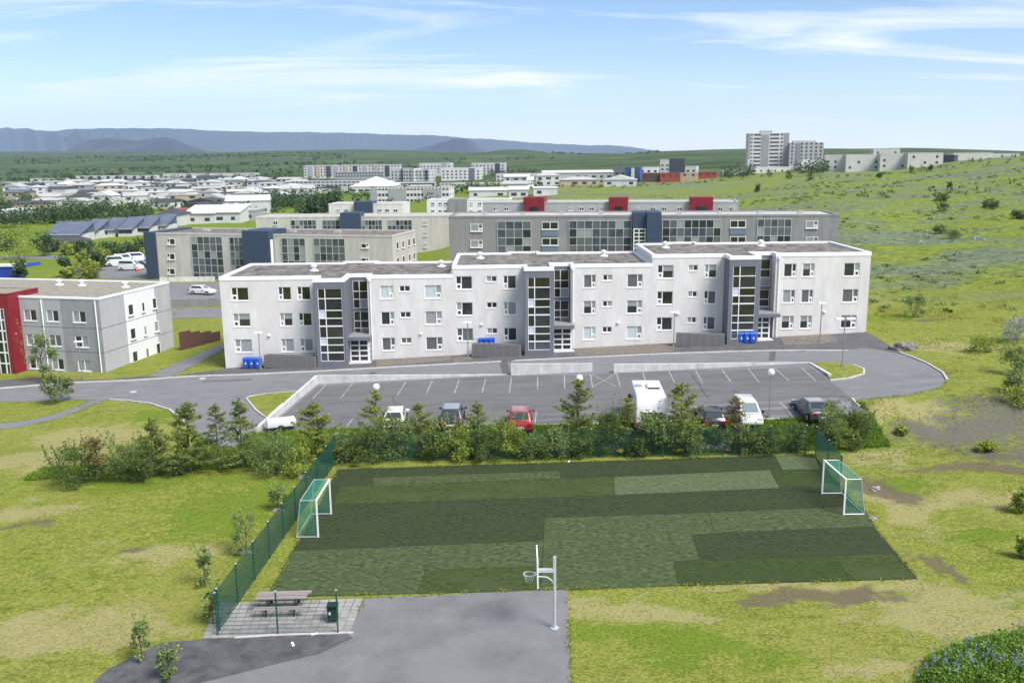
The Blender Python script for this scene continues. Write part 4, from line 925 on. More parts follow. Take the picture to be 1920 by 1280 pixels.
# white hall roof
def gable(name, label, cat, px0, px1, pyb, hw, hr, depth, wallm, roofm, group=None, ridge='x', Y=None, rz=0.0, glaze=True, chim=False):
    A = ground(px0, pyb); B_ = atY(px1, pyb, A[1]); W = B_[0] - A[0]; root = thing(name, label, cat, (A[0], A[1], A[2]), rz, group)
    MB().box(0, W, 0, depth, -2, hw).build('wall', wallm, root); e = .4; mb = MB()
    if hr > 0.3:
        if ridge == 'x':
            y2 = depth / 2; mb.add([(-e, -e, hw), (W + e, -e, hw), (W + e, y2, hw + hr), (-e, y2, hw + hr), (W + e, depth + e, hw), (-e, depth + e, hw)], [(0, 1, 2, 3), (3, 2, 4, 5), (0, 3, 5), (1, 4, 2)])
        elif ridge == 'y':
            x2 = W / 2; mb.add([(-e, -e, hw), (W + e, -e, hw), (x2, -e, hw + hr), (-e, depth + e, hw), (W + e, depth + e, hw), (x2, depth + e, hw + hr)], [(0, 2, 5, 3), (2, 1, 4, 5), (0, 1, 2), (3, 5, 4)])
        elif ridge == 'h':
            y2 = depth / 2; k = min(W, depth) / 2; mb.add([(-e, -e, hw), (W + e, -e, hw), (W + e, depth + e, hw), (-e, depth + e, hw), (k, y2, hw + hr), (W - k, y2, hw + hr)], [(0, 1, 5, 4), (1, 2, 5), (2, 3, 4, 5), (3, 0, 4)])
        elif ridge == 's':
            mb.add([(-e, -e, hw - .2), (W + e, -e, hw - .2), (W + e, depth + e, hw + hr), (-e, depth + e, hw + hr)], [(0, 1, 2, 3)]).add([(-e, -e, hw - .5), (W + e, -e, hw - .5), (W + e, depth + e, hw + hr - .3), (-e, depth + e, hw + hr - .3)], [(3, 2, 1, 0)])
            mb.quad((W, 0, hw - .05), (W, depth, hw - .05), (W, depth, hw + hr - .1), (W, 0, hw - .05)).quad((0, 0, hw - .05), (0, depth, hw + hr - .1), (0, depth, hw - .05), (0, 0, hw - .05))
    else: mb.box(-.2, W + .2, -.2, depth + .2, hw - .35, hw + .08)
    rf = mb.build('roof', roofm, root)
    if chim: MB().box(W * .5, W * .5 + .8, depth * .4, depth * .4 + .8, hw, hw + hr + 1).build('chimney', wallm, rf)
    if glaze:
        mb = MB(); k = max(2, int(W / 4.2))
        for r in range(1 if hw < 4.4 else 2):
            for c in range(k):
                if random.random() < .2: continue
                x = W * (c + .5) / k; z = 1.0 + 2.6 * r; ww = random.uniform(.7, 1.5); mb.box(x - ww, x + ww, -.05, -.01, z, z + 1.2)
        tag(mb.build('window_glazing', farwin, root), kind='stuff')
    return root
gable('sports_hall', 'large hall with bright white sloping roof above the cream flats', 'building', 656, 738, 362, 4.0, 6.0, 45, housewhite, roofwhite, ridge='h')
gable('school_building', 'low pale building with square pyramid roof among the trees', 'building', 375, 424, 412, 3.5, 3.2, 16, housegrey, roofdark, ridge='h')
# right-hand side: tower, neighbours, blue and red group
b = Block('tower_block', 'tall white and grey apartment tower on the right skyline', 1404, 600, 1480, 596, 250, 322, 18, housewhite, roofpale)
a0, _ = b.loc(1428, 280); a1, _ = b.loc(1441, 280); b.box('grey_strip', greypanel_d, a0, a1, -.3, 2, 0, b.Ht - 1)
a0, _ = b.loc(1404, 280); b.box('grey_corner', greypanel_d, a0 - .1, a0 + 1.0, -.1, 3, 8, b.Ht - .4); a0, _ = b.loc(1470, 280); b.box('grey_corner', greypanel_d, b.W - 3.2, b.W + .1, -.15, 5, 2, b.Ht - .4)
for r in range(10):
    zz = 1.4 + r * 2.35
    for p0, p1 in ((1413, 1426), (1443, 1460)):
        a0, _ = b.loc(p0, 280); a1, _ = b.loc(p1, 280); b.box('window', farwin, a0, a1, -.08, -.02, zz, zz + .9)
    a0, _ = b.loc(1465, 280); b.box('window', farwin, a0 - .6, a0 + .6, -.08, -.02, zz, zz + 1.0); a0, _ = b.loc(1409, 280); b.box('window', farwin, a0 - .4, a0 + .4, -.08, -.02, zz, zz + 1.0)
b.box('plant_room', greypanel, b.W * .3, b.W * .6, 4, 10, b.Ht - .2, b.Ht + 1.6)
b = Block('apartment_building', 'eight storey grey block with cream windows beside the tall tower', 1481, 590, 1545, 586, 268, 321, 16, greypanel, roofpale)
for r in range(6):
    for c in range(7):
        if c == 1: continue
        x = b.W * (.08 + .14 * c); b.box('window', farwin, x - .55, x + .55, -.07, -.02, 5 + r * 2.25, 6.1 + r * 2.25)
b.box('balcony_strip', greyrender, b.W * .2, b.W * .32, -.4, .5, 2, b.Ht - .3); b.box('plant_room', greypanel, b.W * .1, b.W * .8, 5, 10, b.Ht - .2, b.Ht + 1.3)
for i, (p0, p1, t_, bs, Y, m_, lab) in enumerate([(1355,1420,321,331,585,plaster,'low pale terrace at the foot of the tall tower'),(1408,1500,314,326,575,plaster,'pale three storey terrace in front of the tower base'),(1503,1548,299,320,560,plaster_cool,'cream block between tower neighbour and grey terraces'),
        (1547,1588,290.5,320,480,terracewall,'first grey terrace block right of the tower group'),(1587,1652,290,321,470,terracewall,'second grey terrace block with dark gap to its left'),(1651,1702,288,318,460,terracewall,'third grey terrace block under the white hall'),(1703,1769,287,312,450,terracewall,'fourth grey terrace block before the dark gap'),
        (1638,1688,279,292,540,housewhite,'white flat hall rising behind the grey terraces'),(1770,1790,291,306,520,housedark,'dark glazed building in the gap of the grey terraces'),(1788,1862,287,304,560,terracewall,'distant grey terrace at the brow of the hill'),(1860,1912,288,298,600,terracewall,'farthest grey terrace fading behind the hill brow')]):
    b = Block('apartment_building', lab, p0, Y, p1, Y - 3, t_, bs, 13, m_, roofpale, group='terraces along the hill brow' if 3 <= i else None)
    b.glaz(max(3, int(b.W / 4)), max(1, int(b.Ht / 3.0)), 1.2, 2.7, 1.1, 1.1, skip=.35)
for p0, p1, t_, bs, Y, m_, lab in [(1152,1174,314,340,520,slate,'dark grey balcony block at the left of the blue group'),(1173,1200,314,340,518,houseblue,'block with blue balconies beside the dark grey block'),(1199,1235,314,336,530,plaster_cool,'white block right of the blue balconies'),(1238,1256,299,330,640,housewhite,'narrow white tower left half above the red houses'),(1255,1284,298,330,638,housedark,'dark navy tower above the red houses'),
        (1204,1238,325,337,505,housebrown,'dark brown flat roofed house below the blue balconies'),(1238,1276,325,336,500,housered,'brick red flat roofed house below the navy tower'),(1276,1308,325,334,500,housetan,'tan flat roofed house beside the brick red one'),(1285,1306,312,326,560,housewhite,'small white block above the tan house'),(1308,1345,323,332,540,housered,'low brick building farthest along the red row')]:
    b = Block('apartment_building', lab, p0, Y, p1, Y - 2, t_, bs, 12, m_, roofdark); b.glaz(max(2, int(b.W / 3.2)), max(1, int(b.Ht / 2.9)), 1.1, 2.7, 1.5, 1.2)
    if m_ is houseblue: b.box('balcony_strip', housewhite, b.W * .4, b.W * .62, -.5, .5, 0, b.Ht - .3)
for k, (p0, p1, pyb) in enumerate([(955,990,372),(1000,1045,368),(1018,1150,346),(880,950,372)]):
    gable('warehouse', ['white shed beside the green slope below the long warehouse', 'pale flat shed on the grassy slope above the red stair heads', 'long white roofed warehouse in front of the blue group', 'white roofed shed left of the grassy slope'][k], 'building', p0, p1, pyb, 3.4 if k != 2 else 6.5, 1.2 if k != 1 else 0.2, 12 if k != 2 else 22, housewhite if k != 2 else greypanel, roofwhite, ridge='x')

# ------------------------------------------------------------------ fence round the pitch
POSTME = MB().box(-.03, .03, -.03, .03, -.3, 2.08).mesh('post', greenmetal)
CAPME = MB().lathe([(.045, 0), (.05, .03), (.02, .06)], n=8).mesh('post_cap', greencap)
PANEL = {}
def panel_mesh(Lg, hgt=2.0, f=1.0):
    k = (round(Lg, 2), f)
    if k not in PANEL:
        mb = MB(); z = 0.08
        while z < hgt + .01:
            for dy in (-.012, .012): mb.box(0.03, Lg - .03, dy - .007 * f, dy + .007 * f, z - .009 * f, z + .009 * f)
            z += 0.2
        x = 0.06
        while x < Lg - .03: mb.box(x - .0045 * f, x + .0045 * f, -.005 * f, .005 * f, .04, hgt + .03); x += .075
        PANEL[k] = mb.mesh('mesh_panel', greenmetal)
    return PANEL[k]
def fence(label, p, q, n=None, skip_last=False, f=1.0):
    p = Vector(p); q = Vector(q); d = q - p; n = n or max(1, round(d.length / 2.5)); ang = math.atan2(d.y, d.x); Lg = d.length / n
    root = thing('mesh_fence', label, 'fence', (p.x, p.y, float(H(p.x, p.y))), ang)
    for i in range(n + 1):
        w_ = p.lerp(q, i / n); z = float(H(w_.x, w_.y)) - root.location.z
        if not (skip_last and i == n):
            o = put('post', POSTME, root, (i * Lg, 0, z)); put('post_cap', CAPME, o, (0, 0, 2.08))
        if i < n:
            w2 = p.lerp(q, (i + 1) / n); z2 = float(H(w2.x, w2.y)) - root.location.z
            o = put('mesh_panel', panel_mesh(Lg, 2.0, f), root, (i * Lg, 0, z + 0.02)); o.rotation_euler = (0, -math.atan2(z2 - z, Lg), 0)
    return root
fA = (-12.35, 60.9); fB = (-13.35, 38.0)
fence('long green mesh fence along the lawn side of the pitch behind the goal', fA, fB, 9)
fence('green mesh fence along the far side of the pitch before the hedge', (-12.2, 61.15), (20.65, 61.85), 13)
fence('short green mesh fence angled beside the pale net goal', (21.25, 61.55), (20.85, 55.45), 2)
fence('green mesh fence in front of the picnic table and litter bin', (-13.3, 37.6), (-7.94, 37.72), 2, f=0.38)

# ------------------------------------------------------------------ goals
def goal(label, a, b, side):
    """a: near post, b: far post, side: +1 the net lies towards +x, -1 towards -x"""
    a = Vector((a[0], a[1], 0.04)); b = Vector((b[0], b[1], 0.04)); root = thing('football_goal', label, 'goal', a)
    u = (b - a); n_ = Vector((side, 0, 0)); hz = Vector((0, 0, 2.18)); td, bd = 0.9, 1.22; o0 = Vector((0, 0, 0))
    for p in (o0, u): MB().bar(p, p + hz, .085, .085).build('post', whiteframe, root)
    MB().bar(hz - u.normalized() * .042, u + hz + u.normalized() * .042, .085, .085).build('crossbar', whiteframe, root)
    mb = MB()
    for p in (o0, u):
        mb.tube(p + hz, p + hz + n_ * td, .022); mb.tube(p + hz + n_ * td, p + n_ * bd + Vector((0, 0, .03)), .022); mb.tube(p + Vector((0, 0, .03)), p + n_ * bd + Vector((0, 0, .03)), .028)
    mb.tube(hz + n_ * td, u + hz + n_ * td, .022); mb.tube(n_ * bd + Vector((0, 0, .03)), u + n_ * bd + Vector((0, 0, .03)), .028)
    mb.build('net_frame', steel, root)
    mb = MB(); th = .0055
    def netq(p0, p1, p2, p3, k1, k2, sag=0.0):
        f = lambda s_, t_: (p0 * (1 - s_) + p1 * s_) * (1 - t_) + (p3 * (1 - s_) + p2 * s_) * t_
        nrm = (p1 - p0).cross(p3 - p0).normalized()
        g = lambda s_, t_: f(s_, t_) + nrm * (sag * math.sin(math.pi * s_) * math.sin(math.pi * t_))
        for i in range(k1 + 1):
            for j in range(8):
                q0, q1 = g(i / k1, j / 8), g(i / k1, (j + 1) / 8); e = (p1 - p0).normalized() * th; mb.quad(q0 - e, q0 + e, q1 + e, q1 - e)
        for j in range(k2 + 1):
            for i in range(8):
                q0, q1 = g(i / 8, j / k2), g((i + 1) / 8, j / k2); e = (p3 - p0).normalized() * th; mb.quad(q0 - e, q0 + e, q1 + e, q1 - e)
    T = hz + n_ * td; Bk = n_ * bd + Vector((0, 0, .03))
    netq(hz, u + hz, u + T, T, 52, 14, .05); netq(T, u + T, u + Bk, Bk, 52, 34, -.18 * side)
    for p in (o0, u): netq(p + hz, p + T, p + Bk, p + Vector((0, 0, .03)), 15, 34)
    mb.build('net', netgreen, root)
    return root
goal('white football goal with sagging green net against the long lawn-side fence', (-10.98, 48.24), (-10.9, 51.6), -1)
goal('white football goal with thin green net at the open grass edge of the pitch', (19.37, 50.7), (19.23, 54.1), 1)

# ------------------------------------------------------------------ basketball hoop
hp = (1.79, 37.94, 0.04); root = thing('basketball_hoop', 'galvanised basketball hoop with side-on white backboard on the asphalt court', 'basketball hoop', hp)
MB().tube((0, 0, 0), (0, 0, 3.45), .07, n=12).tube((0, 0, 0), (0, 0, .03), .2, n=12).build('pole', steel, root, smooth=False)
MB().box(-.74, 0.02, -.07, .07, 2.72, 2.87).build('arm', steel, root)
mb = MB(); pts = [(-.0, 2.05), (-.12, 2.30), (-.32, 2.46), (-.56, 2.50), (-.75, 2.50)]
for p, q in zip(pts, pts[1:]): mb.tube((p[0], 0, p[1]), (q[0], 0, q[1]), .035, n=8)
mb.build('brace', steel, root)
bb = MB().box(-.80, -.745, -.9, .9, 2.36, 3.62).build('backboard', white, root)
mb = MB()
for k in range(20):
    t0, t1 = 2 * math.pi * k / 20, 2 * math.pi * (k + 1) / 20; mb.tube((-1.13 + .25 * math.cos(t0), .25 * math.sin(t0), 2.63), (-1.13 + .25 * math.cos(t1), .25 * math.sin(t1), 2.63), .028, n=6)
mb.box(-.9, -.8, -.09, .09, 2.57, 2.69); rim = mb.build('rim', whiteframe, root)
mb = MB()
for k in range(12):
    t0, t1 = 2 * math.pi * k / 12, 2 * math.pi * (k + 1) / 12
    for s_ in (0, 1): mb.tube((-1.13 + .24 * math.cos(t0), .24 * math.sin(t0), 2.62), (-1.13 + .15 * math.cos(t1 if s_ else t0 - .5), .15 * math.sin(t1 if s_ else t0 - .5), 2.25), .004, n=3)
mb.build('net', white, rim)

# ------------------------------------------------------------------ picnic table, bin
tb_ = atZ(505, 1158, 0.05); root = thing('picnic_table', 'weathered wooden picnic table with benches on the paved corner', 'picnic table', (tb_[0] - .3, tb_[1] + .75, .055), 0.03)
for k in range(5): MB().box(-.45, 1.95, -.37 + k * .15, -.24 + k * .15, .72, .76).build('table_plank', wood_grey, root)
for yy in (-.82, .72):
    for k in range(2): MB().box(-.45, 1.95, yy - .02 + k * .145, yy + .11 + k * .145, .43, .47).build('bench_plank', wood_grey, root)
for x in (.1, 1.4):
    MB().bar((x, -.25, .72), (x, -.68, .0), .05, .1).bar((x, .25, .72), (x, .68, .0), .05, .1).build('leg', black, root); MB().box(x + .03, x + .08, -.85, .85, .33, .43).build('bearer', black, root); MB().box(x + .03, x + .08, -.36, .36, .63, .72).build('top_batten', black, root)
lb = atZ(625, 1164, 0.05); root = thing('litter_bin', 'small dark green litter bin beside the fence post on the pavers', 'litter bin', (lb[0], lb[1], .055), .05)
MB().box(-.22, .22, -.2, .2, .12, .62).build('body', darkgreen, root); MB().box(-.24, .24, -.22, .22, .80, .86).box(-.24, -.2, -.21, .21, .62, .80).box(.2, .24, -.21, .21, .62, .80).build('hood', darkgreen, root); MB().box(-.19, .19, -.15, .15, .62, .79).build('opening', black, root)
MB().box(-.03, .03, -.03, .03, 0, .12).build('foot', darkgreen, root); MB().box(-.16, -.07, -.206, -.201, .42, .55).build('sticker', binlogo, root)
for px, py, lab in [(590, 1188, 'small pale paper scrap by the paving edge'), (549, 1207, 'tiny white scrap on the dark gravel strip'), (1358, 852, 'white litter lying at the far turf edge near the hedge'), (1067, 865, 'tiny white scrap at the foot of the far fence')]:
    p = atZ(px, py, .04); me = MB().box(-.16, .16, -.05, .05, 0, .03).mesh('paper_scrap', white); o = put('paper_scrap', me, None, tuple(p), random.uniform(0, 3)); tag(o, lab, 'litter', kind='thing')

# ------------------------------------------------------------------ bins and bin sheds
def wheelie(label, p, grp, rz=0):
    root = thing('wheelie_bin', label, 'bin', p, rz, grp)
    def fr(z0, z1, a, b, c, d): return [(-a, -b, z0), (a, -b, z0), (a, b, z0), (-a, b, z0), (-c, -d, z1), (c, -d, z1), (c, d, z1), (-c, d, z1)]
    F6 = [(0, 3, 2, 1), (4, 5, 6, 7), (0, 1, 5, 4), (1, 2, 6, 5), (2, 3, 7, 6), (3, 0, 4, 7)]
    MB().add(fr(.06, 1.0, .25, .26, .32, .34), F6).build('body', binblue, root); MB().add(fr(1.0, 1.12, .34, .36, .28, .24), F6).build('lid', binblue, root)
    MB().box(-.09, .09, -.335, -.31, .45, .56).add([(-.06, -.332, .56), (.06, -.332, .56), (0, -.335, .74)], [(0, 1, 2)]).build('print', binlogo, root)
    for s_ in (-1, 1): MB().tube((s_ * .26, .27, .1), (s_ * .31, .27, .1), .1, n=10).build('wheel', tyre, root)
for k, px in enumerate((463, 474, 485)):
    wheelie(['first', 'second', 'third'][k] + ' from the wall corner of three blue bins at the lowest block', ground(px, 690.5, .05), 'blue bins at the lowest block')
for k, px in enumerate((1377, 1388.5, 1400, 1411)):
    wheelie(['first', 'second', 'third', 'fourth'][k] + ' from the bin shed of four blue bins at the highest block', ground(px, 643.5, .05), 'blue bins at the highest block')
for k, px in enumerate((893, 903, 913, 922)):
    p = ground(px, 666, .05); wheelie(['first', 'second', 'third', 'fourth'][k] + ' from the lamp post of four blue bins behind the middle shed', (p[0], p[1] + .9, p[2] + .55), 'blue bins behind the middle shed')
def shed(label, px0, px1, pyb, n_, hgt=1.15):
    A = ground(px0, pyb); B_ = ground(px1, pyb - (px1 - px0) * .01); Lg = math.hypot(B_[0] - A[0], B_[1] - A[1]); ang = math.atan2(B_[1] - A[1], B_[0] - A[0])
    root = thing('bin_shed', label, 'bin shed', (A[0], A[1], min(A[2], B_[2])), ang); w_ = Lg / n_; zt = hgt + max(A[2], B_[2]) - min(A[2], B_[2])
    MB().box(-.06, Lg + .06, .72, .95, -.3, zt).box(-.06, .0, 0, .72, -.3, zt).box(Lg, Lg + .06, 0, .72, -.3, zt).build('enclosure', wood_shed, root)
    for k in range(n_ + 1): MB().box(k * w_ - .035, k * w_ + .035, -.03, .03, -.3, zt + .03).build('post', shed_frame, root)
    MB().box(-.06, Lg + .06, -.035, .035, zt + .03, zt + .08).build('rail', shed_frame, root)
    for k in range(n_):
        mb = MB()
        for j in range(9): mb.box(k * w_ + .05, (k + 1) * w_ - .05, -.02, .02, .12 + j * (zt - .12) / 9, .12 + (j + .9) * (zt - .12) / 9)
        mb.build('slatted_gate', wood_shed, root)
shed('grey slatted bin shed next to the three blue bins', 497, 591, 691, 6)
shed('grey slatted bin shed with blue bin lids showing behind it', 886, 974, 670, 6)
shed('grey slatted bin shed left of the four blue bins', 1268, 1357, 650.5, 6)

# ------------------------------------------------------------------ lamp posts
def lamp(label, px, pyb, pyt, kind, grp):
    b_ = ground(px, pyb); Ht = float(atY(px, pyt, b_[1])[2]) - b_[2]; root = thing('street_lamp', label, 'street lamp', b_, 0, grp)
    MB().tube((0, 0, -.2), (0, 0, Ht - (.35 if kind == 'g' else .08)), .06, .045, n=8).build('pole', polegrey, root)
    MB().box(-.09, .09, -.09, .09, -.1, .5).build('pole_base', polegrey, root)
    if kind == 'g':
        MB().lathe([(.05, -.28), (.2, -.2), (.28, 0), (.2, .2), (.03, .28)], (0, 0, Ht - .15), 14).build('globe', globe, root, smooth=True)
    elif kind == 't':
        for s_ in (-1, 1): MB().box(s_ * .5 - .38, s_ * .5 + .38, -.16, .16, Ht - .08, Ht + .06).build('lamp_head', white, root)
    else: MB().box(-.42, .42, -.16, .16, Ht - .08, Ht + .06).build('lamp_head', white, root)
lamp('globe lamp rising out of a conifer at the near end of the empty bays', 709, 815, 722, 'g', 'white globe lamps along the lot'); lamp('globe lamp hidden behind the lone conifer left of the camper', 1086, 800, 705, 'g', 'white globe lamps along the lot'); lamp('globe lamp on a clear grey pole between white van and dark saloon', 1442, 783, 694, 'g', 'white globe lamps along the lot')
lamp('slim lamp post in front of the lowest block bin shed', 489, 694, 623, 'f', 'slim lamp posts before the blocks'); lamp('slim lamp post before the middle block bin shed', 878, 676, 604, 'f', 'slim lamp posts before the blocks'); lamp('slim lamp post at the seam of middle and highest blocks', 1263, 655, 585, 'f', 'slim lamp posts before the blocks')
lamp('slim lamp post before the blank wall of the highest block', 1537, 642, 568, 'f', 'slim lamp posts before the blocks'); lamp('twin headed lamp post standing on the turning circle island', 1579, 690, 597, 't', None); lamp('slim lamp post before the grey corner of the red stair building', 155, 712, 640, 'f', None)
lamp('tall white mast behind the pale gravel roof next to the parked vans', 220, 540, 497, 'f', None)

# ------------------------------------------------------------------ cars
def loft(prof, half, z_shift=0.0):
    """body between two side profiles; prof is [(x, z)] loop, half gives half width at height z"""
    mb = MB(); n_ = len(prof); vs = []
    for s_ in (-1, 1):
        for x, z in prof: vs.append((x, s_ * half(x, z), z + z_shift))
    mb.add(vs, [(i, (i + 1) % n_, n_ + (i + 1) % n_, n_ + i) for i in range(n_)] + [tuple(range(n_ - 1, -1, -1)), tuple(range(n_, 2 * n_))]); return mb
def car(label, p, rz, paint, Lg=4.4, Wd=1.8, hb=0.95, hr=1.48, kind='hatch', roofp=None, rails=False, grp=None, name='parked_car'):
    root = thing(name, label, 'car' if kind != 'van' else 'van', p, rz, grp); h2 = Lg / 2
    prof = [(-h2, .42), (-h2 + .05, .78), (-h2 + .18, hb + .02), (h2 - 1.3, hb), (h2 - .35, hb - .16), (h2 - .04, .62), (h2, .38), (h2 - .1, .22), (-h2 + .1, .24)]
    me = loft(prof, lambda x, z: Wd / 2 * (1 - .10 * (abs(x) / h2) ** 4) * (1 - .05 * (z > hb - .1))).mesh('body', paint); smooth_bevel(me, .09, 3, .35); put('body', me, root)
    if kind == 'sedan': c0, c1, r0, r1 = -h2 + .55, h2 - 1.15, -h2 + 1.25, h2 - 2.0
    elif kind == 'van': c0, c1, r0, r1 = -h2 + .06, h2 - .75, -h2 + .25, h2 - 1.75
    else: c0, c1, r0, r1 = -h2 + .12, h2 - 1.15, -h2 + .62, h2 - 2.0
    wb, wt = Wd / 2 - .06, Wd / 2 - .24
    cb = MB().add([(c0, -wb, hb - .05), (c1, -wb, hb - .05), (c1, wb, hb - .05), (c0, wb, hb - .05), (r0, -wt, hr), (r1, -wt, hr), (r1, wt, hr), (r0, wt, hr)], [(0, 3, 2, 1), (4, 5, 6, 7), (0, 1, 5, 4), (1, 2, 6, 5), (2, 3, 7, 6), (3, 0, 4, 7)])
    me = cb.mesh('cabin', paint); smooth_bevel(me, .08, 2, .3); put('cabin', me, root)
    def face(nm, q, mat, out=.012, inset=(.1, .9, .12, .88)):
        q = [Vector(v) for v in q]; f = lambda s_, t_: (q[0] * (1 - s_) + q[1] * s_) * (1 - t_) + (q[3] * (1 - s_) + q[2] * s_) * t_
        nn = (q[1] - q[0]).cross(q[3] - q[0]).normalized() * out; a, b, c, d = inset
        MB().quad(f(a, c) + nn, f(b, c) + nn, f(b, d) + nn, f(a, d) + nn).build(nm, mat, root)
    V = cb.v
    face('windscreen', (V[1], V[2], V[6], V[5]), carglass_l); face('rear_window', (V[3], V[0], V[4], V[7]), carglass, inset=(.1, .9, .25, .9))
    face('side_window', (V[0], V[1], V[5], V[4]), carglass, inset=(.08, .92, .3, .88)); face('side_window', (V[2], V[3], V[7], V[6]), carglass, inset=(.08, .92, .3, .88))
    if roofp: MB().quad((r0 + .1, -wt + .08, hr + .006), (r1 - .1, -wt + .08, hr + .006), (r1 - .1, wt - .08, hr + .006), (r0 + .1, wt - .08, hr + .006)).build('roof_panel', roofp, root)
    if rails:
        for s_ in (-1, 1): MB().bar((r0 + .15, s_ * (wt - .04), hr + .05), (r1 - .05, s_ * (wt - .04), hr + .05), .05, .05).build('roof_rail', rimm, root)
    for x in (-h2 + .85, h2 - .9):
        for s_ in (-1, 1):
            o = MB().tube((0, s_ * (-.1), 0), (0, s_ * .1, 0), .33, n=16).build('wheel', tyre, root, (x, s_ * (Wd / 2 - .1), .33)); MB().tube((0, s_ * .1, 0), (0, s_ * .112, 0), .2, n=12).build('rim', rimm, o)
    for s_ in (-1, 1):
        MB().box(-h2 - .015, -h2 + .28, s_ * (Wd / 2 - .22) - .17, s_ * (Wd / 2 - .22) + .13, .66, .86).build('tail_light', lamp_red, root); MB().box(h2 - .36, h2 - .03, s_ * (Wd / 2 - .3) - .16, s_ * (Wd / 2 - .3) + .16, .62, .74).build('headlight', lamp_clear, root)
        MB().box(c1 - .42, c1 - .2, s_ * (Wd / 2 + .08) - .09, s_ * (Wd / 2 + .08) + .09, hb - .02, hb + .13).build('mirror', paint if kind != 'van' else black, root)
    MB().box(-h2 - .025, -h2 + .02, -.26, .26, .50, .60).build('number_plate', white, root); MB().box(-h2 - .02, -h2 + .1, -Wd / 2 + .15, Wd / 2 - .15, .26, .42).build('bumper', black, root)
    return root
def lotp(px, py): p = ground(px, py, .036); return p
UP = math.pi / 2
car('white car half hidden by shrubs at the left end of the lot', lotp(742, 797), UP + .05, p_white, 4.2, 1.75, .95, 1.5)
car('dark estate car with silver roof and roof rails behind the hedge', lotp(849, 795), UP, p_dark, 4.5, 1.82, 1.0, 1.62, 'hatch', p_silver, True)
car('red hatchback with faded pink roof and dark mirrors', lotp(976, 800), UP - .02, p_red, 4.4, 1.82, 1.0, 1.6, 'hatch', p_pink, True)
car('black coupe with big red tail lights left of the white van', lotp(1330, 796), UP - .02, p_black, 4.3, 1.78, .95, 1.42, 'hatch')
car('white people carrier parked nose to the hedge', lotp(1400, 789), -UP - .05, p_white, 4.2, 1.72, .95, 1.6, 'van')
car('dark grey saloon parked alone beside the right-hand shrubs', lotp(1521, 781), UP + .06, p_grey, 4.5, 1.8, .95, 1.42, 'sedan', p_silver)
car('white car in the walled bays behind the lowest block', ground(380, 552, .05), -.25, p_white, 4.3, 1.76, .95, 1.5)
for k, (px, py, r_) in enumerate([(222, 498, .3), (246, 507, -.1), (236, 494, .35), (258, 491, .5), (270, 502, -.2)]):
    car(['white van at the rear of the parked group by the navy wall', 'white van with small side badge nearest the roof edge', 'white van second in the group by the navy wall', 'tall white van deepest in the group by the navy wall', 'grey car tucked against the navy wall'][k], ground(px, py, .05), r_, p_white if k < 4 else p_grey, 5.0 if k < 4 else 4.3, 1.95, 1.2 if k < 4 else .95, 2.1 if k < 4 else 1.45, 'van' if k < 4 else 'sedan')
# camper
cp = lotp(1214, 797); root = thing('camper_van', 'white motorhome with roof box and curtained rear window', 'camper van', cp, UP - .06)
me = MB().add([(-2.9, -1.12, .55), (2.0, -1.12, .55), (2.0, 1.12, .55), (-2.9, 1.12, .55), (-2.95, -1.12, 1.9), (3.0, -1.12, 1.9), (3.0, 1.12, 1.9), (-2.95, 1.12, 1.9), (-2.6, -1.08, 2.95), (2.5, -1.08, 2.85), (2.5, 1.08, 2.85), (-2.6, 1.08, 2.95)],
     [(0, 3, 2, 1), (0, 1, 5, 4), (1, 2, 6, 5), (2, 3, 7, 6), (3, 0, 4, 7), (4, 5, 9, 8), (5, 6, 10, 9), (6, 7, 11, 10), (7, 4, 8, 11), (8, 9, 10, 11)]).mesh('body', p_white); smooth_bevel(me, .12, 3, .4); put('body', me, root)
me = MB().add([(1.9, -.95, .4), (3.5, -.95, .4), (3.5, .95, .4), (1.9, .95, .4), (1.9, -.92, 1.85), (2.6, -.85, 1.85), (2.6, .85, 1.85), (1.9, .92, 1.85)], [(0, 3, 2, 1), (4, 5, 6, 7), (0, 1, 5, 4), (1, 2, 6, 5), (2, 3, 7, 6), (3, 0, 4, 7)]).mesh('cab', p_white); smooth_bevel(me, .08); put('cab', me, root)
MB().quad((3.28, -.8, 1.15), (3.28, .8, 1.15), (2.72, .75, 1.8), (2.72, -.75, 1.8)).build('windscreen', carglass_l, root)
me = MB().box(-.45, .9, -.85, .1, 2.9, 3.12).mesh('roof_box', white); smooth_bevel(me, .07); put('roof_box', me, root); MB().box(-.5, -.44, -.8, .05, 2.91, 3.02).build('roof_box_grille', black, root)
MB().box(.2, .75, .45, .95, 2.9, 2.96).build('roof_light', curtain, root)
rw = MB().box(-2.99, -2.94, -.82, .68, 1.28, 1.88).build('rear_window', whiteframe, root)
for y0, y1, m_ in ((-.78, -.5, curtain_dark), (-.44, .28, glass), (.34, .64, curtain_dark)): MB().box(-3.01, -2.985, y0, y1, 1.33, 1.83).build('pane', m_, rw)
redcurtain = mk('red curtain', (0.25, 0.07, 0.07), rough=.7); MB().box(-3.02, -3.008, -.40, .24, 1.33, 1.5).build('curtain', redcurtain, rw)
for x in (-1.6, 2.4):
    for s_ in (-1, 1): o = MB().tube((0, -.12 * s_, 0), (0, .12 * s_, 0), .36, n=16).build('wheel', tyre, root, (x, s_ * .98, .36)); MB().tube((0, .12 * s_, 0), (0, .13 * s_, 0), .2, n=12).build('rim', rimm, o)
for s_ in (-1, 1): MB().box(-2.98, -2.88, s_ * .95 - .1, s_ * .95 + .1, .75, 1.05).build('tail_light', lamp_red, root); MB().box(2.65, 2.8, s_ * 1.2 - .1, s_ * 1.2 + .1, 1.3, 1.65).build('mirror', black, root)
MB().box(-3.0, -2.9, -1.05, 1.05, .42, .6).build('bumper', p_grey, root)
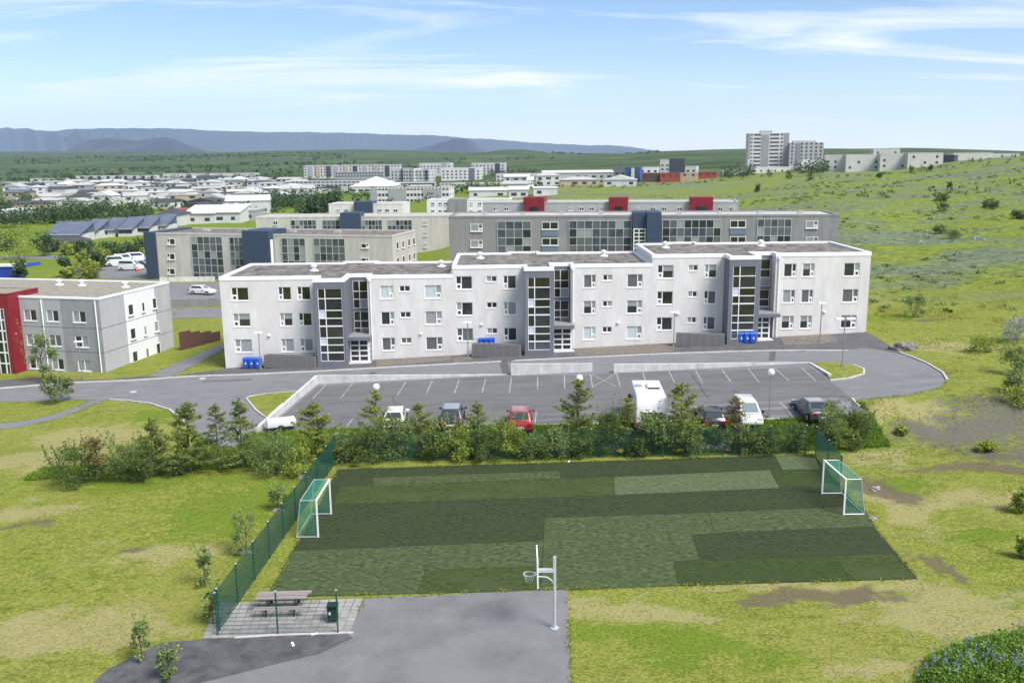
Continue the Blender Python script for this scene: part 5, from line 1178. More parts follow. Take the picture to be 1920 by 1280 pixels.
# covered trailer by the wall end
tp = ground(528, 806, .04); root = thing('covered_trailer', 'white covered trailer parked at the low end of the concrete wall', 'trailer', tp, .35)
me = MB().add([(-1.15, -.75, .4), (1.15, -.75, .4), (1.15, .75, .4), (-1.15, .75, .4), (-1.1, -.7, .85), (1.1, -.7, .85), (1.1, .7, .85), (-1.1, .7, .85)], [(0, 3, 2, 1), (4, 5, 6, 7), (0, 1, 5, 4), (1, 2, 6, 5), (2, 3, 7, 6), (3, 0, 4, 7)]).mesh('cover', roofwhite); smooth_bevel(me, .06); put('cover', me, root)
for s_ in (-1, 1): MB().tube((-.1, s_ * .77, .3), (-.1, s_ * .92, .3), .3, n=12).build('wheel', tyre, root)
MB().bar((1.15, 0, .5), (2.0, 0, .45), .08, .08).build('tow_bar', steel, root)

# ------------------------------------------------------------------ boulders and small stones
def rock(label, px, py, sx, sy, sz, mat, cat='boulder', name='boulder', grp=None):
    p = ground(px, py); bm = bmesh.new(); bmesh.ops.create_icosphere(bm, subdivisions=3, radius=1); sd_ = random.uniform(0, 50)
    for v in bm.verts:
        c = v.co; k = 1 + .18 * math.sin(c.x * 3 + sd_) * math.cos(c.y * 4 + sd_) + .12 * math.sin(c.z * 7 + c.x * 5 + sd_) + random.uniform(-.05, .05); v.co = Vector((c.x * sx * k, c.y * sy * k, max(-.3, c.z) * sz * k))
    me = bpy.data.meshes.new(name); bm.to_mesh(me); bm.free(); me.materials.append(mat); o = put(name, me, None, tuple(p), random.uniform(-.3, .3)); tag(o, label, cat, grp, 'thing')
rock('dark lava boulder with pale top in the grass by the turning circle', 1696, 655, 1.25, .8, .75, stone); rock('grey stone lying on bare soil behind the open goal', 1642, 918, .32, .25, .26, palestone); rock('small stone at the corner of the turf below the goal', 1638, 972, .22, .2, .12, palestone)
for k, (px, py) in enumerate([(522, 958), (458, 1036), (571, 895)]): rock(['pale flat rock under the tallest fence sapling', 'pale flat rock at the lowest fence sapling', 'pale rock at the far end of the lawn fence'][k], px, py, .45, .25, .16, palestone)

# brown stepped timber screen, behind-the-block walls
A = ground(338, 657); root = thing('timber_screen', 'dark brown stepped timber screen at the grey gable', 'fence', A, math.radians(58))
for k in range(18):
    hh = 1.9 - .28 * (k // 4.5); MB().box(k * .33, k * .33 + .31, -.03, .03, -.4, hh + .25).build('board', wood_brown, root)
def plainwall(label, a, b, hgt, th=.25, mat=concrete, name='concrete_wall'):
    A, B_ = ground(*a), ground(*b); d = Vector((B_[0] - A[0], B_[1] - A[1])); root = thing(name, label, 'wall', A, math.atan2(d.y, d.x)); k = max(1, round(d.length / 3))
    for j in range(k): MB().box(j * d.length / k + .01, (j + 1) * d.length / k - .01, -th / 2, th / 2, -1.5, hgt + (B_[2] - A[2]) * (j + .5) / k).build('wall_panel', mat, root)
plainwall('dark concrete wall behind the lawn with the white car above it', (322, 577), (422, 574), 1.25, mat=greyrender); plainwall('concrete wall at the foot of the beige building', (300, 529), (425, 527), .9)
sheet('road', pxpoly([(315,598),(425,595),(425,578),(318,580)]), asphalt, .05, 3); sheet('parking_lot', pxpoly([(318,572),(425,569),(425,531),(300,532),(300,560)]), asphalt, .06, 3)
sheet('road', pxpoly([(190,523),(300,524),(290,490),(240,492),(180,505)]), asphalt, .06, 4); sheet('path', pxpoly([(-20,486),(120,486),(120,479),(-20,480)]), asphalt, .06, 4)
bluecourt = mk('blue sports surface', (0.015, 0.05, 0.30), rough=.8)
sheet('playground_surface', pxpoly([(5,499),(75,491),(78,496),(30,505),(5,506)]), bluecourt, .08, 3)
pk = thing('play_house', 'blue playground hut with pale roof at the left edge', 'playground', ground(4, 521)); MB().box(-4, 3.2, 0, 3, -1, 2.2).build('wall', bluecourt, pk); MB().box(-4.2, 3.4, -.2, 3.2, 2.2, 2.5).build('roof', roofwhite, pk)
for k in range(14):
    p = ground(140 + k * 3.6, 516 + k * .45); o = put('bollard', MB().box(-.12, .12, -.12, .12, -.3, 1.3).box(-.15, .15, -.15, .15, 1.3, 1.4).mesh('bollard', shed_frame), None, tuple(p)); tag(o, 'dark upright post in the row fencing the van parking', 'post', 'posts fencing the van parking', 'thing')
pc = ground(258, 509); root = thing('traffic_barrel', 'small orange marker on the grass beside the white vans', 'marker', pc); MB().lathe([(.4, 0), (.4, .5), (.25, .6), (.12, .9)], n=10).build('body', orange, root); MB().lathe([(.3, .55), (.27, .65)], n=10).build('band', white, root)

# ------------------------------------------------------------------ vegetation
def leaves(c, size, tint, mat, name='crown', up=0.0, aspect=0.55):
    """one diamond-shaped leaf per centre"""
    n_ = len(c); a = rng.normal(size=(n_, 3)); a[:, 2] = a[:, 2] * (1 - up) + up; a /= np.linalg.norm(a, axis=1, keepdims=True) + 1e-9
    b = rng.normal(size=(n_, 3)); b -= (b * a).sum(1, keepdims=True) * a; b /= np.linalg.norm(b, axis=1, keepdims=True) + 1e-9
    s = np.asarray(size).reshape(-1, 1) * np.ones((n_, 1)); a = a * s; b = b * s * aspect
    v = np.stack([c - a, c - b * 1.0, c + a, c + b], 1).reshape(-1, 3)
    f = np.arange(4 * n_).reshape(-1, 4)
    return fastmesh(name, v, f, mat, False, np.repeat(np.clip(tint, 0, 1), 4))
def stems_mesh(hgt, wid, k, r):
    mb = MB()
    for i in range(k):
        t = random.uniform(0, 6.28); e = Vector((math.cos(t) * wid * random.uniform(.15, .4), math.sin(t) * wid * random.uniform(.15, .4), hgt * random.uniform(.6, .85)))
        m_ = e * .45 + Vector((random.uniform(-.1, .1), random.uniform(-.1, .1), 0)); mb.tube((0, 0, -.15), m_, r, r * .7, 5); mb.tube(m_, e, r * .7, r * .25, 5)
        for q in range(3):
            s_ = m_.lerp(e, random.uniform(.1, .9)); mb.tube(s_, s_ + Vector((random.uniform(-1, 1) * wid * .25, random.uniform(-1, 1) * wid * .25, hgt * .15)), r * .4, r * .15, 4)
    return mb.mesh('stem', bark)
def bush_crown(hgt, wid, n_, mat, leaf=.09, low=.1, k=16, top=0.0):
    cs = []; rs = []; ts = []
    for i in range(k):
        z = low + (1 - low) * random.random() ** .85; t = random.uniform(0, 6.28); prof = math.sin(math.pi * min(1, .18 + .8 * (z - low) / (1 - low) * .95)) ** .6 * (1 - top * z)
        r = wid / 2 * prof * random.uniform(.35, .8); cs.append((math.cos(t) * r, math.sin(t) * r, hgt * z * random.uniform(.72, .86))); rs.append(wid * random.uniform(.10, .24)); ts.append(random.uniform(-.22, .22))
    cs = np.array(cs); rs = np.array(rs); ts = np.array(ts); j = rng.integers(0, k, n_)
    d = rng.normal(size=(n_, 3)); d /= np.linalg.norm(d, axis=1, keepdims=True); rad = rs[j] * rng.uniform(.2, 1.3, n_) ** .75
    c = cs[j] + d * rad[:, None] * np.array([1, 1, .85]); c[:, 2] = np.maximum(c[:, 2], .05)
    tint = .52 + ts[j] + rng.normal(0, .2, n_)
    sh = []; st = []
    for i in range(max(10, k)):                                   # long shoots that break the outline
        t = random.uniform(0, 6.28); r0 = wid * random.uniform(.05, .42); z0 = hgt * random.uniform(.45, .85); ln = hgt * random.uniform(.16, .34); m_ = max(8, n_ // 130)
        u = rng.uniform(0, 1, m_); lean = random.uniform(.1, .6); sp = leaf * .55
        sh.append(np.stack([math.cos(t) * (r0 + lean * ln * u) + rng.normal(0, sp, m_), math.sin(t) * (r0 + lean * ln * u) + rng.normal(0, sp, m_), z0 + ln * u], 1)); st.append(.6 + .15 * u + rng.normal(0, .15, m_))
    c = np.concatenate([c[:int(n_ * .8)]] + sh); tint = np.concatenate([tint[:int(n_ * .8)]] + st); n_ = len(c)
    return leaves(c, leaf * rng.uniform(.6, 1.35, n_), tint, mat)
def conifer_crown(hgt, wid, n_, mat, leaf=.085, low=.08, gappy=.5):
    P = []; T = []
    nwh = int(hgt / .30); lean = rng.normal(0, .02, 2)
    per = max(4, n_ // (nwh * 6))
    for i in range(nwh):
        f = low + (1 - low) * i / nwh; z = hgt * f; L_ = wid / 2 * 1.5 * (1 - f) ** .7 * random.uniform(.65, 1.2) + .14
        nb = random.randint(4, 6)
        for b in range(nb):
            if random.random() < gappy * .35: continue
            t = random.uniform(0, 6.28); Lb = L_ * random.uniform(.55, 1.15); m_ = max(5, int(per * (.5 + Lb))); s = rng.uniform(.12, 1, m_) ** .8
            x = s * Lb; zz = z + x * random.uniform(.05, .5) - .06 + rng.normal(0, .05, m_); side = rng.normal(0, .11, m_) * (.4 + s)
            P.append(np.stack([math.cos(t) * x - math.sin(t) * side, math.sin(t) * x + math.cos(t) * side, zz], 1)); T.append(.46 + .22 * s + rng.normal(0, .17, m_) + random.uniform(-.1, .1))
    m_ = 60; zt = rng.uniform(.86, 1.0, m_) * hgt; P.append(np.stack([rng.normal(0, .06, m_), rng.normal(0, .06, m_), zt], 1)); T.append(np.full(m_, .6))
    c = np.concatenate(P); return leaves(c, leaf * rng.uniform(.6, 1.3, len(c)), np.concatenate(T), mat, up=.35, aspect=.42)
def plant(kind, label, px, pyb, pyt, wpx, mat, n_=None, grp=None, name=None, leaf=None, **kw):
    b_ = ground(px, pyb); hgt = float(atY(px, pyt, b_[1])[2]) - b_[2]; dist = math.hypot(b_[0], b_[1]); wid = wpx * dist / FPX
    nm = name or ('conifer_tree' if kind == 'con' else 'shrub'); root = thing(nm, label, 'tree' if kind in ('con', 'tree') else 'shrub', b_, random.uniform(0, 6.28), grp)
    if kind == 'con':
        MB().tube((0, 0, -.2), (0, 0, hgt * .97), max(.05, hgt * .016), .012, 7).build('trunk', bark, root); put('crown', conifer_crown(hgt, wid, int((n_ or 2600) * 1.9), mat, leaf or .08, **kw), root)
    elif kind == 'bush':
        put('stem', stems_mesh(hgt, wid, 6, .025), root); put('crown', bush_crown(hgt, wid, int((n_ or 2600) * (1.25 if leaf is None else 1)), mat, leaf or .066, **kw), root)
    else:                                     # small tree with a clear trunk
        mb = MB().tube((0, 0, -.2), (.05, 0, hgt * .5), max(.035, hgt * .014), max(.02, hgt * .008), 7)
        for q in range(7):
            t = random.uniform(0, 6.28); z = hgt * random.uniform(.3, .6); mb.tube((.05 * z / hgt, 0, z), (math.cos(t) * wid * .35, math.sin(t) * wid * .35, z + hgt * random.uniform(.12, .3)), max(.02, hgt * .006), .008, 5)
        mb.build('trunk', bark, root); put('crown', bush_crown(hgt, wid, n_ or 1500, mat, leaf or .1, low=kw.pop('low', .34), **kw), root)
    return root
G1 = 'trees and shrubs in the lawn row'
plant('bush', 'round dark shrub at the open lawn end of the row', 135, 908, 836, 112, leaf_dark, 3600, G1); plant('tree', 'thin rusty topped tree beside the round dark shrub', 180, 902, 806, 62, leaf_rust, 1000, G1, 'thin_tree', low=.25)
plant('bush', 'grey green shrub right of the thin rusty tree', 226, 897, 815, 78, leaf_wil, 2600, G1); plant('bush', 'dense dark shrub in the middle of the lawn row', 268, 904, 826, 80, leaf_dark, 2800, G1)
plant('con', 'leaning conifer behind the dense dark shrub', 290, 893, 783, 76, leaf_con, 2600, G1); plant('con', 'tall broad conifer, first of the three tall ones on the lawn', 358, 886, 752, 88, leaf_con, 3600, G1, low=.12)
plant('con', 'thin sparse conifer between the two fuller tall ones', 412, 884, 756, 66, leaf_con, 2200, G1, gappy=.9); plant('con', 'tallest slim conifer of the lawn row beside the road', 456, 876, 746, 62, leaf_con, 2600, G1)
plant('bush', 'low leafy shrub at the foot of the broad conifer', 330, 893, 850, 50, leaf_wil, 1200, G1)
G2 = 'trees and shrubs of the hedge behind the pitch'
plant('bush', 'willow shrub in front of the white trailer', 516, 888, 803, 96, leaf_wil, 3600, G2); plant('bush', 'bright yellow green shrub at the fence corner', 566, 893, 836, 76, leaf_bri, 2400, G2); plant('con', 'yellowish conifer right of the white trailer', 592, 862, 752, 84, leaf_con_y, 3000, G2)
for k, (kd, px, b_, t_, w_, m_, n_) in enumerate([('bush',640,866,808,70,leaf_wil,2200),('bush',690,868,796,92,leaf_dark,3400),('con',708,846,730,72,leaf_con_y,2200),('bush',745,858,776,84,leaf_wil,3000),('con',787,850,754,72,leaf_con_y,2800),('bush',815,862,800,70,leaf_dark,2200),('bush',856,860,782,90,leaf_bri,3200),('con',896,850,752,62,leaf_con,2000),
        ('bush',908,864,798,72,leaf_dark,2200),('bush',952,860,780,92,leaf_bri,3200),('bush',1000,862,806,60,leaf_wil,1600),('bush',1045,856,800,78,leaf_wil,2400),('con',1083,828,710,80,leaf_con,3000),('bush',1092,858,812,60,leaf_dark,1800),('bush',1140,852,760,64,leaf_dark,2600),('con',1176,845,742,64,leaf_con_y,2400),('bush',1195,856,815,60,leaf_dark,1500),
        ('tree',1222,852,764,66,leaf_wil,2000),('tree',1246,850,776,50,leaf_wil,1300),('con',1276,842,716,84,leaf_con_y,3600),('bush',1290,856,806,58,leaf_wil,1500),('bush',1334,842,790,42,leaf_dark,1300),('con',1376,846,742,56,leaf_rust,1800),('bush',1404,852,792,56,leaf_wil,1500),('bush',1436,850,798,58,leaf_dark,1700),('bush',1494,850,786,50,leaf_dark,1500),('bush',1548,834,748,90,leaf_wil,3200),('bush',1612,836,764,80,leaf_dark,3400),('bush',1585,842,790,60,leaf_bri,1500)]):
    lab = ['low willow shrub just inside the fence corner','dense dark shrub before the first globe lamp','yellowish conifer wrapped round the first globe lamp','willow shrub hiding the white car','yellowish conifer between white car and dark estate','low dark shrub under the second conifer','bright leafy shrub below the dark estate car','thin conifer between the dark estate and red hatchback','low dark shrub at the foot of the thin conifer','bright leafy shrub below the red hatchback','small willow shrub right of the red hatchback','willow shrub left of the lone conifer','lone full conifer in front of the middle globe lamp','low dark shrub at the foot of the lone conifer','upright dark shrub left of the camper','yellowish conifer at the camper corner','low dark shrub below the camper conifer',
           'bare-stemmed small tree in front of the camper','second bare-stemmed small tree beside the camper','tall full conifer between camper and black coupe','low willow shrub under the tall full conifer','small dark shrub below the black coupe','rusty slim conifer overlapping the white people carrier','willow shrub below the white people carrier','dark shrub at the third globe lamp','small dark shrub by the fence end post','leafy shrub in front of the dark saloon','dark dense shrub at the right-hand end of the hedge','bright low shrub between the last two hedge shrubs'][k]
    plant(kd, lab, px, b_, t_, w_, m_, n_, G2, 'small_tree' if kd == 'tree' else None)
# young street trees, saplings
plant('tree', 'young street tree with dark round crown beside the path', 104, 757, 694, 46, leaf_wil, 1500, None, 'young_tree', low=.38); plant('tree', 'smaller slim street tree right of the round crowned one', 130, 750, 703, 24, leaf_wil, 700, None, 'young_tree', low=.4)
plant('tree', 'bright leafy tree in front of the red stair block', 82, 716, 612, 58, leaf_birch, 2200, None, 'young_tree', low=.26)
for k, (px, b_, t_, w_) in enumerate([(522,956,900,44),(462,1036,940,70),(384,1100,1018,36),(400,1170,1085,44),(318,1275,1200,44),(268,1240,1150,40)]):
    plant('tree', ['low sapling at the fence above the pale flat rock', 'tallest sapling beside the lawn fence', 'slender sapling alone on the lawn by the fence', 'sapling at the fence corner near the picnic table', 'staked sapling on the dark gravel strip', 'sapling on the grass behind the dark gravel strip'][k], px, b_, t_, w_, leaf_birch, 800, 'young trees along the lawn fence', 'sapling', leaf=.075, low=.12)
# hillside shrubs
for k, (px, b_, t_, w_, m_) in enumerate([(1713,594,545,44,leaf_wil),(1762,438,420,30,leaf_dark),(1785,447,428,34,leaf_wil),(1838,660,628,50,leaf_bri),(1905,640,590,56,leaf_grey),(1900,700,640,52,leaf_wil),(1896,735,694,46,leaf_wil),(1905,755,722,70,leaf_bri),(1912,960,918,40,leaf_bri),(1916,1045,1006,30,leaf_bri),(1850,847,829,34,leaf_bri),(1690,815,800,20,leaf_bri),
        (1762,377,362,28,leaf_dark),(1780,355,341,10,leaf_dark),(1855,387,372,16,leaf_wil),(1862,392,374,18,leaf_wil),(1848,390,376,14,leaf_wil),(1648,334,324,10,leaf_dark),(1708,323,311,8,leaf_dark),(1745,320,309,8,leaf_dark),(1478,336,318,16,leaf_dark),(1518,340,322,16,leaf_dark),(1442,332,317,14,leaf_dark),(1420,360,345,12,leaf_dark),(1768,396,378,26,leaf_wil),(1910,410,395,26,leaf_dark)]):
    plant('bush', ['feathery dark bush alone on the slope beside the highest block','dark bush in the lupin meadow above the slope path','grey bush touching the dark meadow bush','low bright shrub under the slope rocks','silvery shrub at the right picture edge','willow shrub below the silvery one','bare twiggy willow shrub above the gravel patch','bright lupin clump beside the twiggy shrub','bright bush at the right edge level with the goal','bright bush at the right edge below the goal level','green tuft bush growing on the gravel patch','small green tuft at the gravel patch tip',
           'wide dark hill bush below the grey terraces','narrow dark bush on the upper slope','hill bush left of a pair near the right edge','hill bush right of a pair near the right edge','small hill bush beside that pair','small bush before the second grey terrace','small bush before the third grey terrace','small bush before the fourth grey terrace','dark bush at the foot of the tower block','dark bush right of the tower block foot','dark bush before the low pale terrace','lone dark bush on the slope above the red stair heads','pale willow bush mid slope','dark bush at the right edge of the upper slope'][k], px, b_, t_, w_, m_, 1500 if k < 12 else 500, 'scattered bushes on the hillside', leaf=.085 if k < 12 else .22)
# mid-distance trees beyond the red building
for k, (px, b_, t_, w_, m_) in enumerate([(35,486,420,74,leaf_bri),(82,480,432,46,leaf_far),(40,522,486,26,leaf_far),(8,470,430,40,leaf_far),(124,520,476,24,leaf_far),(132,522,500,24,leaf_bri),(157,505,470,32,leaf_bri),(168,522,484,36,leaf_bri),(182,508,464,34,leaf_far),(196,500,462,30,leaf_bri),(205,480,452,46,leaf_far),(240,482,452,40,leaf_far),(268,480,446,44,leaf_far),(130,478,452,34,leaf_bri),(160,476,450,40,leaf_far),(192,440,418,22,leaf_dark),(288,470,440,20,leaf_far),(100,472,450,30,leaf_far)]):
    plant('tree', ['big bright round tree at the left edge of the school','dark tree right of the big bright tree','small tree beside the blue playground hut','dark tree at the very left edge','upright young tree at the playground','bright low tree under the upright young tree','bright tree before the van parking','bright spreading tree nearest the post row','dark tree behind the post row','bright tree left of the white vans','dark bushy tree above the white vans','bushy tree left of the navy wall','tall bushy tree touching the navy wall','bright tree left of the pyramid roof','dark bushy tree below the blue roofs','dark conifer among the blue roofs','dark tree behind the navy wall top','dark bush right of the school trees'][k], px, b_, t_, w_, m_, 1500, 'trees round the playground', 'leafy_tree', leaf=.24, low=.12)
for k, (px, b_, t_, w_) in enumerate([(566,402,378,16),(580,402,372,18),(592,402,366,18),(606,400,364,18),(618,398,362,18),(632,392,360,20),(412,398,375,20),(470,398,368,24)]):
    plant('con', ['first', 'second', 'third', 'fourth', 'fifth', 'sixth', 'seventh', 'eighth'][k] + ' dark conifer counting from the beige roofs, in the town belt' if k < 6 else ['lone dark conifer above the pyramid roof', 'broad dark conifer left of the town belt'][k - 6], px, b_, t_, w_, leaf_far, 700, 'dark conifers in the town', leaf=.55)

# ------------------------------------------------------------------ uncountable growth
def scatter(n_, xr, yr, ok):
    x = rng.uniform(*xr, n_); y = rng.uniform(*yr, n_); m_ = ok(x, y); x, y = x[m_], y[m_]; return np.stack([x, y, H(x, y)], 1)
def offhard(x, y, mg=0.05):
    k = np.ones(x.shape, bool)
    for poly in hards + [earth_poly, [tuple(A_) for A_ in pavq]]: k &= ~inpoly(poly, x, y)
    return k
pavq = [atZ(*p, 0)[:2] for p in [(405,1132),(682,1122.5),(655,1189),(380,1198)]]
def tufts(P, hgt, wid, tint, mat, name, label, blades=3):
    n_ = len(P); v = []; 
    for b in range(blades):
        t = rng.uniform(0, 6.28, n_); h_ = hgt * rng.uniform(.5, 1.2, n_); d = np.stack([np.cos(t), np.sin(t), np.zeros(n_)], 1) * (wid * rng.uniform(.5, 1, n_))[:, None]
        tip = P + np.stack([rng.normal(0, .5, n_) * h_, rng.normal(0, .5, n_) * h_, h_], 1); v.append(np.stack([P - d, P + d, tip], 1))
    v = np.concatenate(v).reshape(-1, 3); f = np.arange(len(v)).reshape(-1, 3); ti = np.repeat(np.concatenate([tint] * blades), 3)
    return tag(put(name, fastmesh(name, v, f, mat, False, ti)), label, kind='stuff')
P = scatter(90000, (-32, 34), (31, 63), lambda x, y: offhard(x, y) & (np.abs(x) < y * .62 + 1) & (fbm(x, y, .9) + rng.normal(0, .35, x.shape) > .25))
tufts(P, np.full(len(P), .05), np.full(len(P), .03), np.clip(.72 + .2 * wob(P[:, 0] * 2, P[:, 1] * 2) + rng.normal(0, .2, len(P)), 0, 1), grassblade, 'grass', 'short yellow green grass on the lawns')
P = scatter(52000, (-24, 27), (61.9, 68.5), lambda x, y: offhard(x, y) & (y > 61.9 + .02 * x))
P2 = scatter(16000, (-33, -12), (58, 66), lambda x, y: offhard(x, y) & (np.abs(y - (60.2 + (x + 30) * .12)) < 1.3)); P = np.concatenate([P, P2])
tufts(P, np.full(len(P), .28), np.full(len(P), .05), rng.uniform(0, 1, len(P)), grass_lush, 'tall_grass', 'lush tall grass under the hedge')
P = scatter(60000, (22, 62), (60, 125), lambda x, y: offhard(x, y) & (x > 24 + (y > 86) * 14) & (fbm(x, y, .5) + rng.normal(0, .3, x.shape) > .35)); tufts(P, np.full(len(P), .10), np.full(len(P), .05), rng.uniform(.5, 1, len(P)), grassblade, 'meadow_grass', 'rough meadow grass on the near slope')
E_ = []
for poly, dens in ((road_poly, 9), (court_poly, 16), (pitch_poly, 16), (path1_poly, 12), (path2_poly, 8), (fore_poly, 3)):
    for (ax, ay), (bx, by) in zip(poly, poly[1:] + poly[:1]):
        k = int(math.hypot(bx - ax, by - ay) * dens); t = rng.uniform(0, 1, k); e = np.stack([ax + (bx - ax) * t + rng.normal(0, .09, k), ay + (by - ay) * t + rng.normal(0, .09, k)], 1); E_.append(e[(fbm(e[:, 0], e[:, 1], 1.4) > -.25)])
E_ = np.concatenate(E_); inl = np.zeros(len(E_), bool)
for poly in (court_poly, pitch_poly, road_poly, fore_poly):                 # only along the grass side
    inl |= inpoly(poly, E_[:, 0], E_[:, 1]) & (polydist(poly, E_[:, 0], E_[:, 1]) > .16)
inl |= (E_[:, 1] < 38.6) & (E_[:, 0] < -6.5); E_ = E_[~inl]; P = np.concatenate([E_, (H(E_[:, 0], E_[:, 1]) + .01)[:, None]], 1)
tufts(P, np.full(len(P), .13), np.full(len(P), .04), rng.uniform(.2, 1, len(P)), grassblade, 'edge_grass', 'grass creeping over the edges of the paving and turf')
Pw = np.concatenate([scatter(900, (12.2, 15.5), (62.1, 63.4), offhard), scatter(700, (2, 8), (62, 63.2), offhard), scatter(500, (-25, -17), (60.5, 62), offhard), scatter(300, (40, 47), (82, 93), offhard)]); Pw[:, 2] += rng.uniform(.2, .5, len(Pw))
tag(put('wild_flowers', leaves(Pw, .05 * np.ones(len(Pw)), rng.uniform(0, 1, len(Pw)), flower_white, 'wild_flowers')), 'white wild flowers in the grass under the hedge', kind='stuff')
# lupins at the lower right
lp = [tuple(atZ(*p, 0)[:2]) for p in [(1718,1310),(1716,1280),(1732,1248),(1768,1224),(1822,1204),(1870,1194),(1940,1178),(1990,1310)]]
ok = lambda x, y: inpoly(lp, x, y)
base = scatter(2600, (15, 24), (31.5, 40), ok); C1 = np.repeat(base, 22, 0); n_ = len(C1); C1 = C1 + np.stack([rng.normal(0, .14, n_), rng.normal(0, .14, n_), rng.uniform(.1, .75, n_) * np.repeat(rng.uniform(.5, 1.15, len(base)) * np.clip(polydist(lp, base[:, 0], base[:, 1]) * 1.2 + .25, 0, 1), 22)], 1)
lup = put('lupin_patch', leaves(C1, .065 * rng.uniform(.6, 1.4, n_), .42 + np.repeat(rng.normal(0, .16, len(base)), 22) + rng.normal(0, .18, n_), leaf_lupin, 'lupin_patch', up=.3)); tag(lup, 'dense green lupin patch with pale blue flower spikes', kind='stuff')
fb = scatter(520, (15, 24), (31.5, 40), ok); fb = fb[(wob(fb[:, 0] * 4, fb[:, 1] * 4) > -.1)]; F1 = np.repeat(fb, 16, 0); n_ = len(F1); F1 = F1 + np.stack([rng.normal(0, .028, n_), rng.normal(0, .028, n_), .60 + rng.uniform(0, .26, n_)], 1)
put('flower_spikes', leaves(F1, .032 * np.ones(n_), rng.uniform(0, 1, n_), flower_lupin), lup)
# scrub: hillside hummocks, far hills, town greenery
def clumps(P, rad, per, leaf, mat, name, label, hf=.6):
    C1 = np.repeat(P, per, 0); n_ = len(C1); r = np.repeat(rad, per); d = rng.normal(size=(n_, 3)); d /= np.linalg.norm(d, axis=1, keepdims=True); d[:, 2] = np.abs(d[:, 2]) * hf * 2
    C1 = C1 + d * (r * rng.uniform(.3, 1, n_))[:, None]
    return tag(put(name, leaves(C1, r * leaf, .4 + np.repeat(rng.normal(0, .2, len(P)), per) + rng.normal(0, .15, n_), mat, name)), label, kind='stuff')
P = scatter(4000, (38, 190), (100, 330), lambda x, y: (x > 40 + (y - 100) * .03) & (wob(x * .6, y * .9) + .6 * wob(x * .23, y * .31) > .25)); clumps(P, rng.uniform(.25, .9, len(P)), 14, .28, leaf_wil, 'meadow_scrub', 'low grey green scrub and lupins on the hillside', .35)
P = scatter(900, (38, 190), (100, 330), lambda x, y: (x > 40 + (y - 100) * .03) & (wob(x * .35 + 2, y * .6) > .45)); clumps(P, rng.uniform(.4, 1.3, len(P)), 18, .22, leaf_grey, 'lupin_scrub', 'silvery lupin swaths on the hillside', .22)
P = scatter(700, (-10, 190), (230, 480), lambda x, y: (wob(x * .1, y * .15) > .2)); clumps(P, rng.uniform(.6, 1.6, len(P)), 16, .3, leaf_wil, 'slope_scrub', 'dark scrub on the far side of the slope', .5)
P = scatter(4200, (-1500, 1400), (1050, 2900), lambda x, y: (np.abs(x) < y * .62) & (x < y * .16) & (wob(x * .02, y * .016) + .5 * wob(x * .07, y * .05) > .15)); clumps(P, rng.uniform(2, 6, len(P)), 8, .5, leaf_far, 'hill_scrub', 'dark scrub woodland on the distant green hills', .45)
P = scatter(2100, (-560, 60), (330, 1050), lambda x, y: (x > -y * .6) & (x < y * .06 - 15) & (wob(x * .06, y * .05) > -.1)); clumps(P, rng.uniform(1.2, 3.4, len(P)), 16, .36, leaf_far, 'town_trees', 'garden trees scattered through the distant town', .9)
bel = []
for x0, y0, x1, y1, k in [(60,420,285,410,110),(90,410,230,403,50),(450,396,560,388,60),(480,385,600,378,40),(0,400,70,384,50),(0,428,60,420,30),(880,330,1000,326,50),(560,404,640,372,50),(100,350,140,336,30),(1350,338,1410,333,25),(1480,335,1550,325,25)]:
    for i in range(k):
        t = random.random(); bel.append(ground(x0 + (x1 - x0) * t, y0 + (y1 - y0) * t + random.uniform(-3, 3)))
bel = np.array(bel); hh = rng.uniform(1.6, 3.4, len(bel)); bel[:, 2] += hh * .5; clumps(bel, hh, 60, .17, leaf_far, 'tree_belt', 'dark tree belts between the town and the beige roofs', 1.1)

# ------------------------------------------------------------------ the town
ORD = ['first', 'second', 'third', 'fourth', 'fifth', 'sixth', 'seventh', 'eighth', 'ninth', 'tenth', 'eleventh', 'twelfth']
for k, (p0, p1, pyb) in enumerate([(84,150,456),(152,180,449),(190,214,446),(222,248,444),(256,280,441),(288,312,437),(88,120,470),(118,150,468)]):
    gable('terraced_house', ['wide dark blue roofed house nearest the playground trees', 'second blue roofed house with white gable', 'third blue grey roofed house behind the dark conifer', 'fourth blue grey roofed house with white gable', 'fifth blue grey roofed house near the navy wall', 'sixth blue grey roofed house half behind the navy wall', 'low dark pavilion with pyramid roof under the blue roofs', 'low dark pavilion beside the first pavilion'][k], 'house', p0, p1, pyb, 2.4 if k < 6 else 2.0, 3.0 if k < 6 else 1.4, 10 if k < 6 else 7, housewhite, roofblue if k < 6 else roofdark, 'blue roofed houses', 's' if k < 6 else 'h', glaze=k > 0, chim=False)
for k, (p0, p1, pyb, m_, rm, rd) in enumerate([(290,336,425,housewhite,roofdark,'h'),(345,404,420,housewhite,roofwhite,'s'),(400,450,418,housewhite,roofwhite,'s'),(430,480,414,housegrey,roofpale,'f'),(310,365,413,housewhite,housered,'f'),(0,38,412,housewhite,roofwhite,'f')]):
    gable('house', ['white house with dark hipped roof behind the blue roofs', 'long shed with bright white roof left of the beige building', 'second shed with bright white roof', 'grey flat building with pale roof above the white sheds', 'white and red low building above the dark hipped roof', 'white flat building at the left edge among conifers'][k], 'building', p0, p1, pyb, 4.0, 2.2 if rd != 'f' else .2, 14, m_, rm, None, 'x' if rd == 'f' else rd)
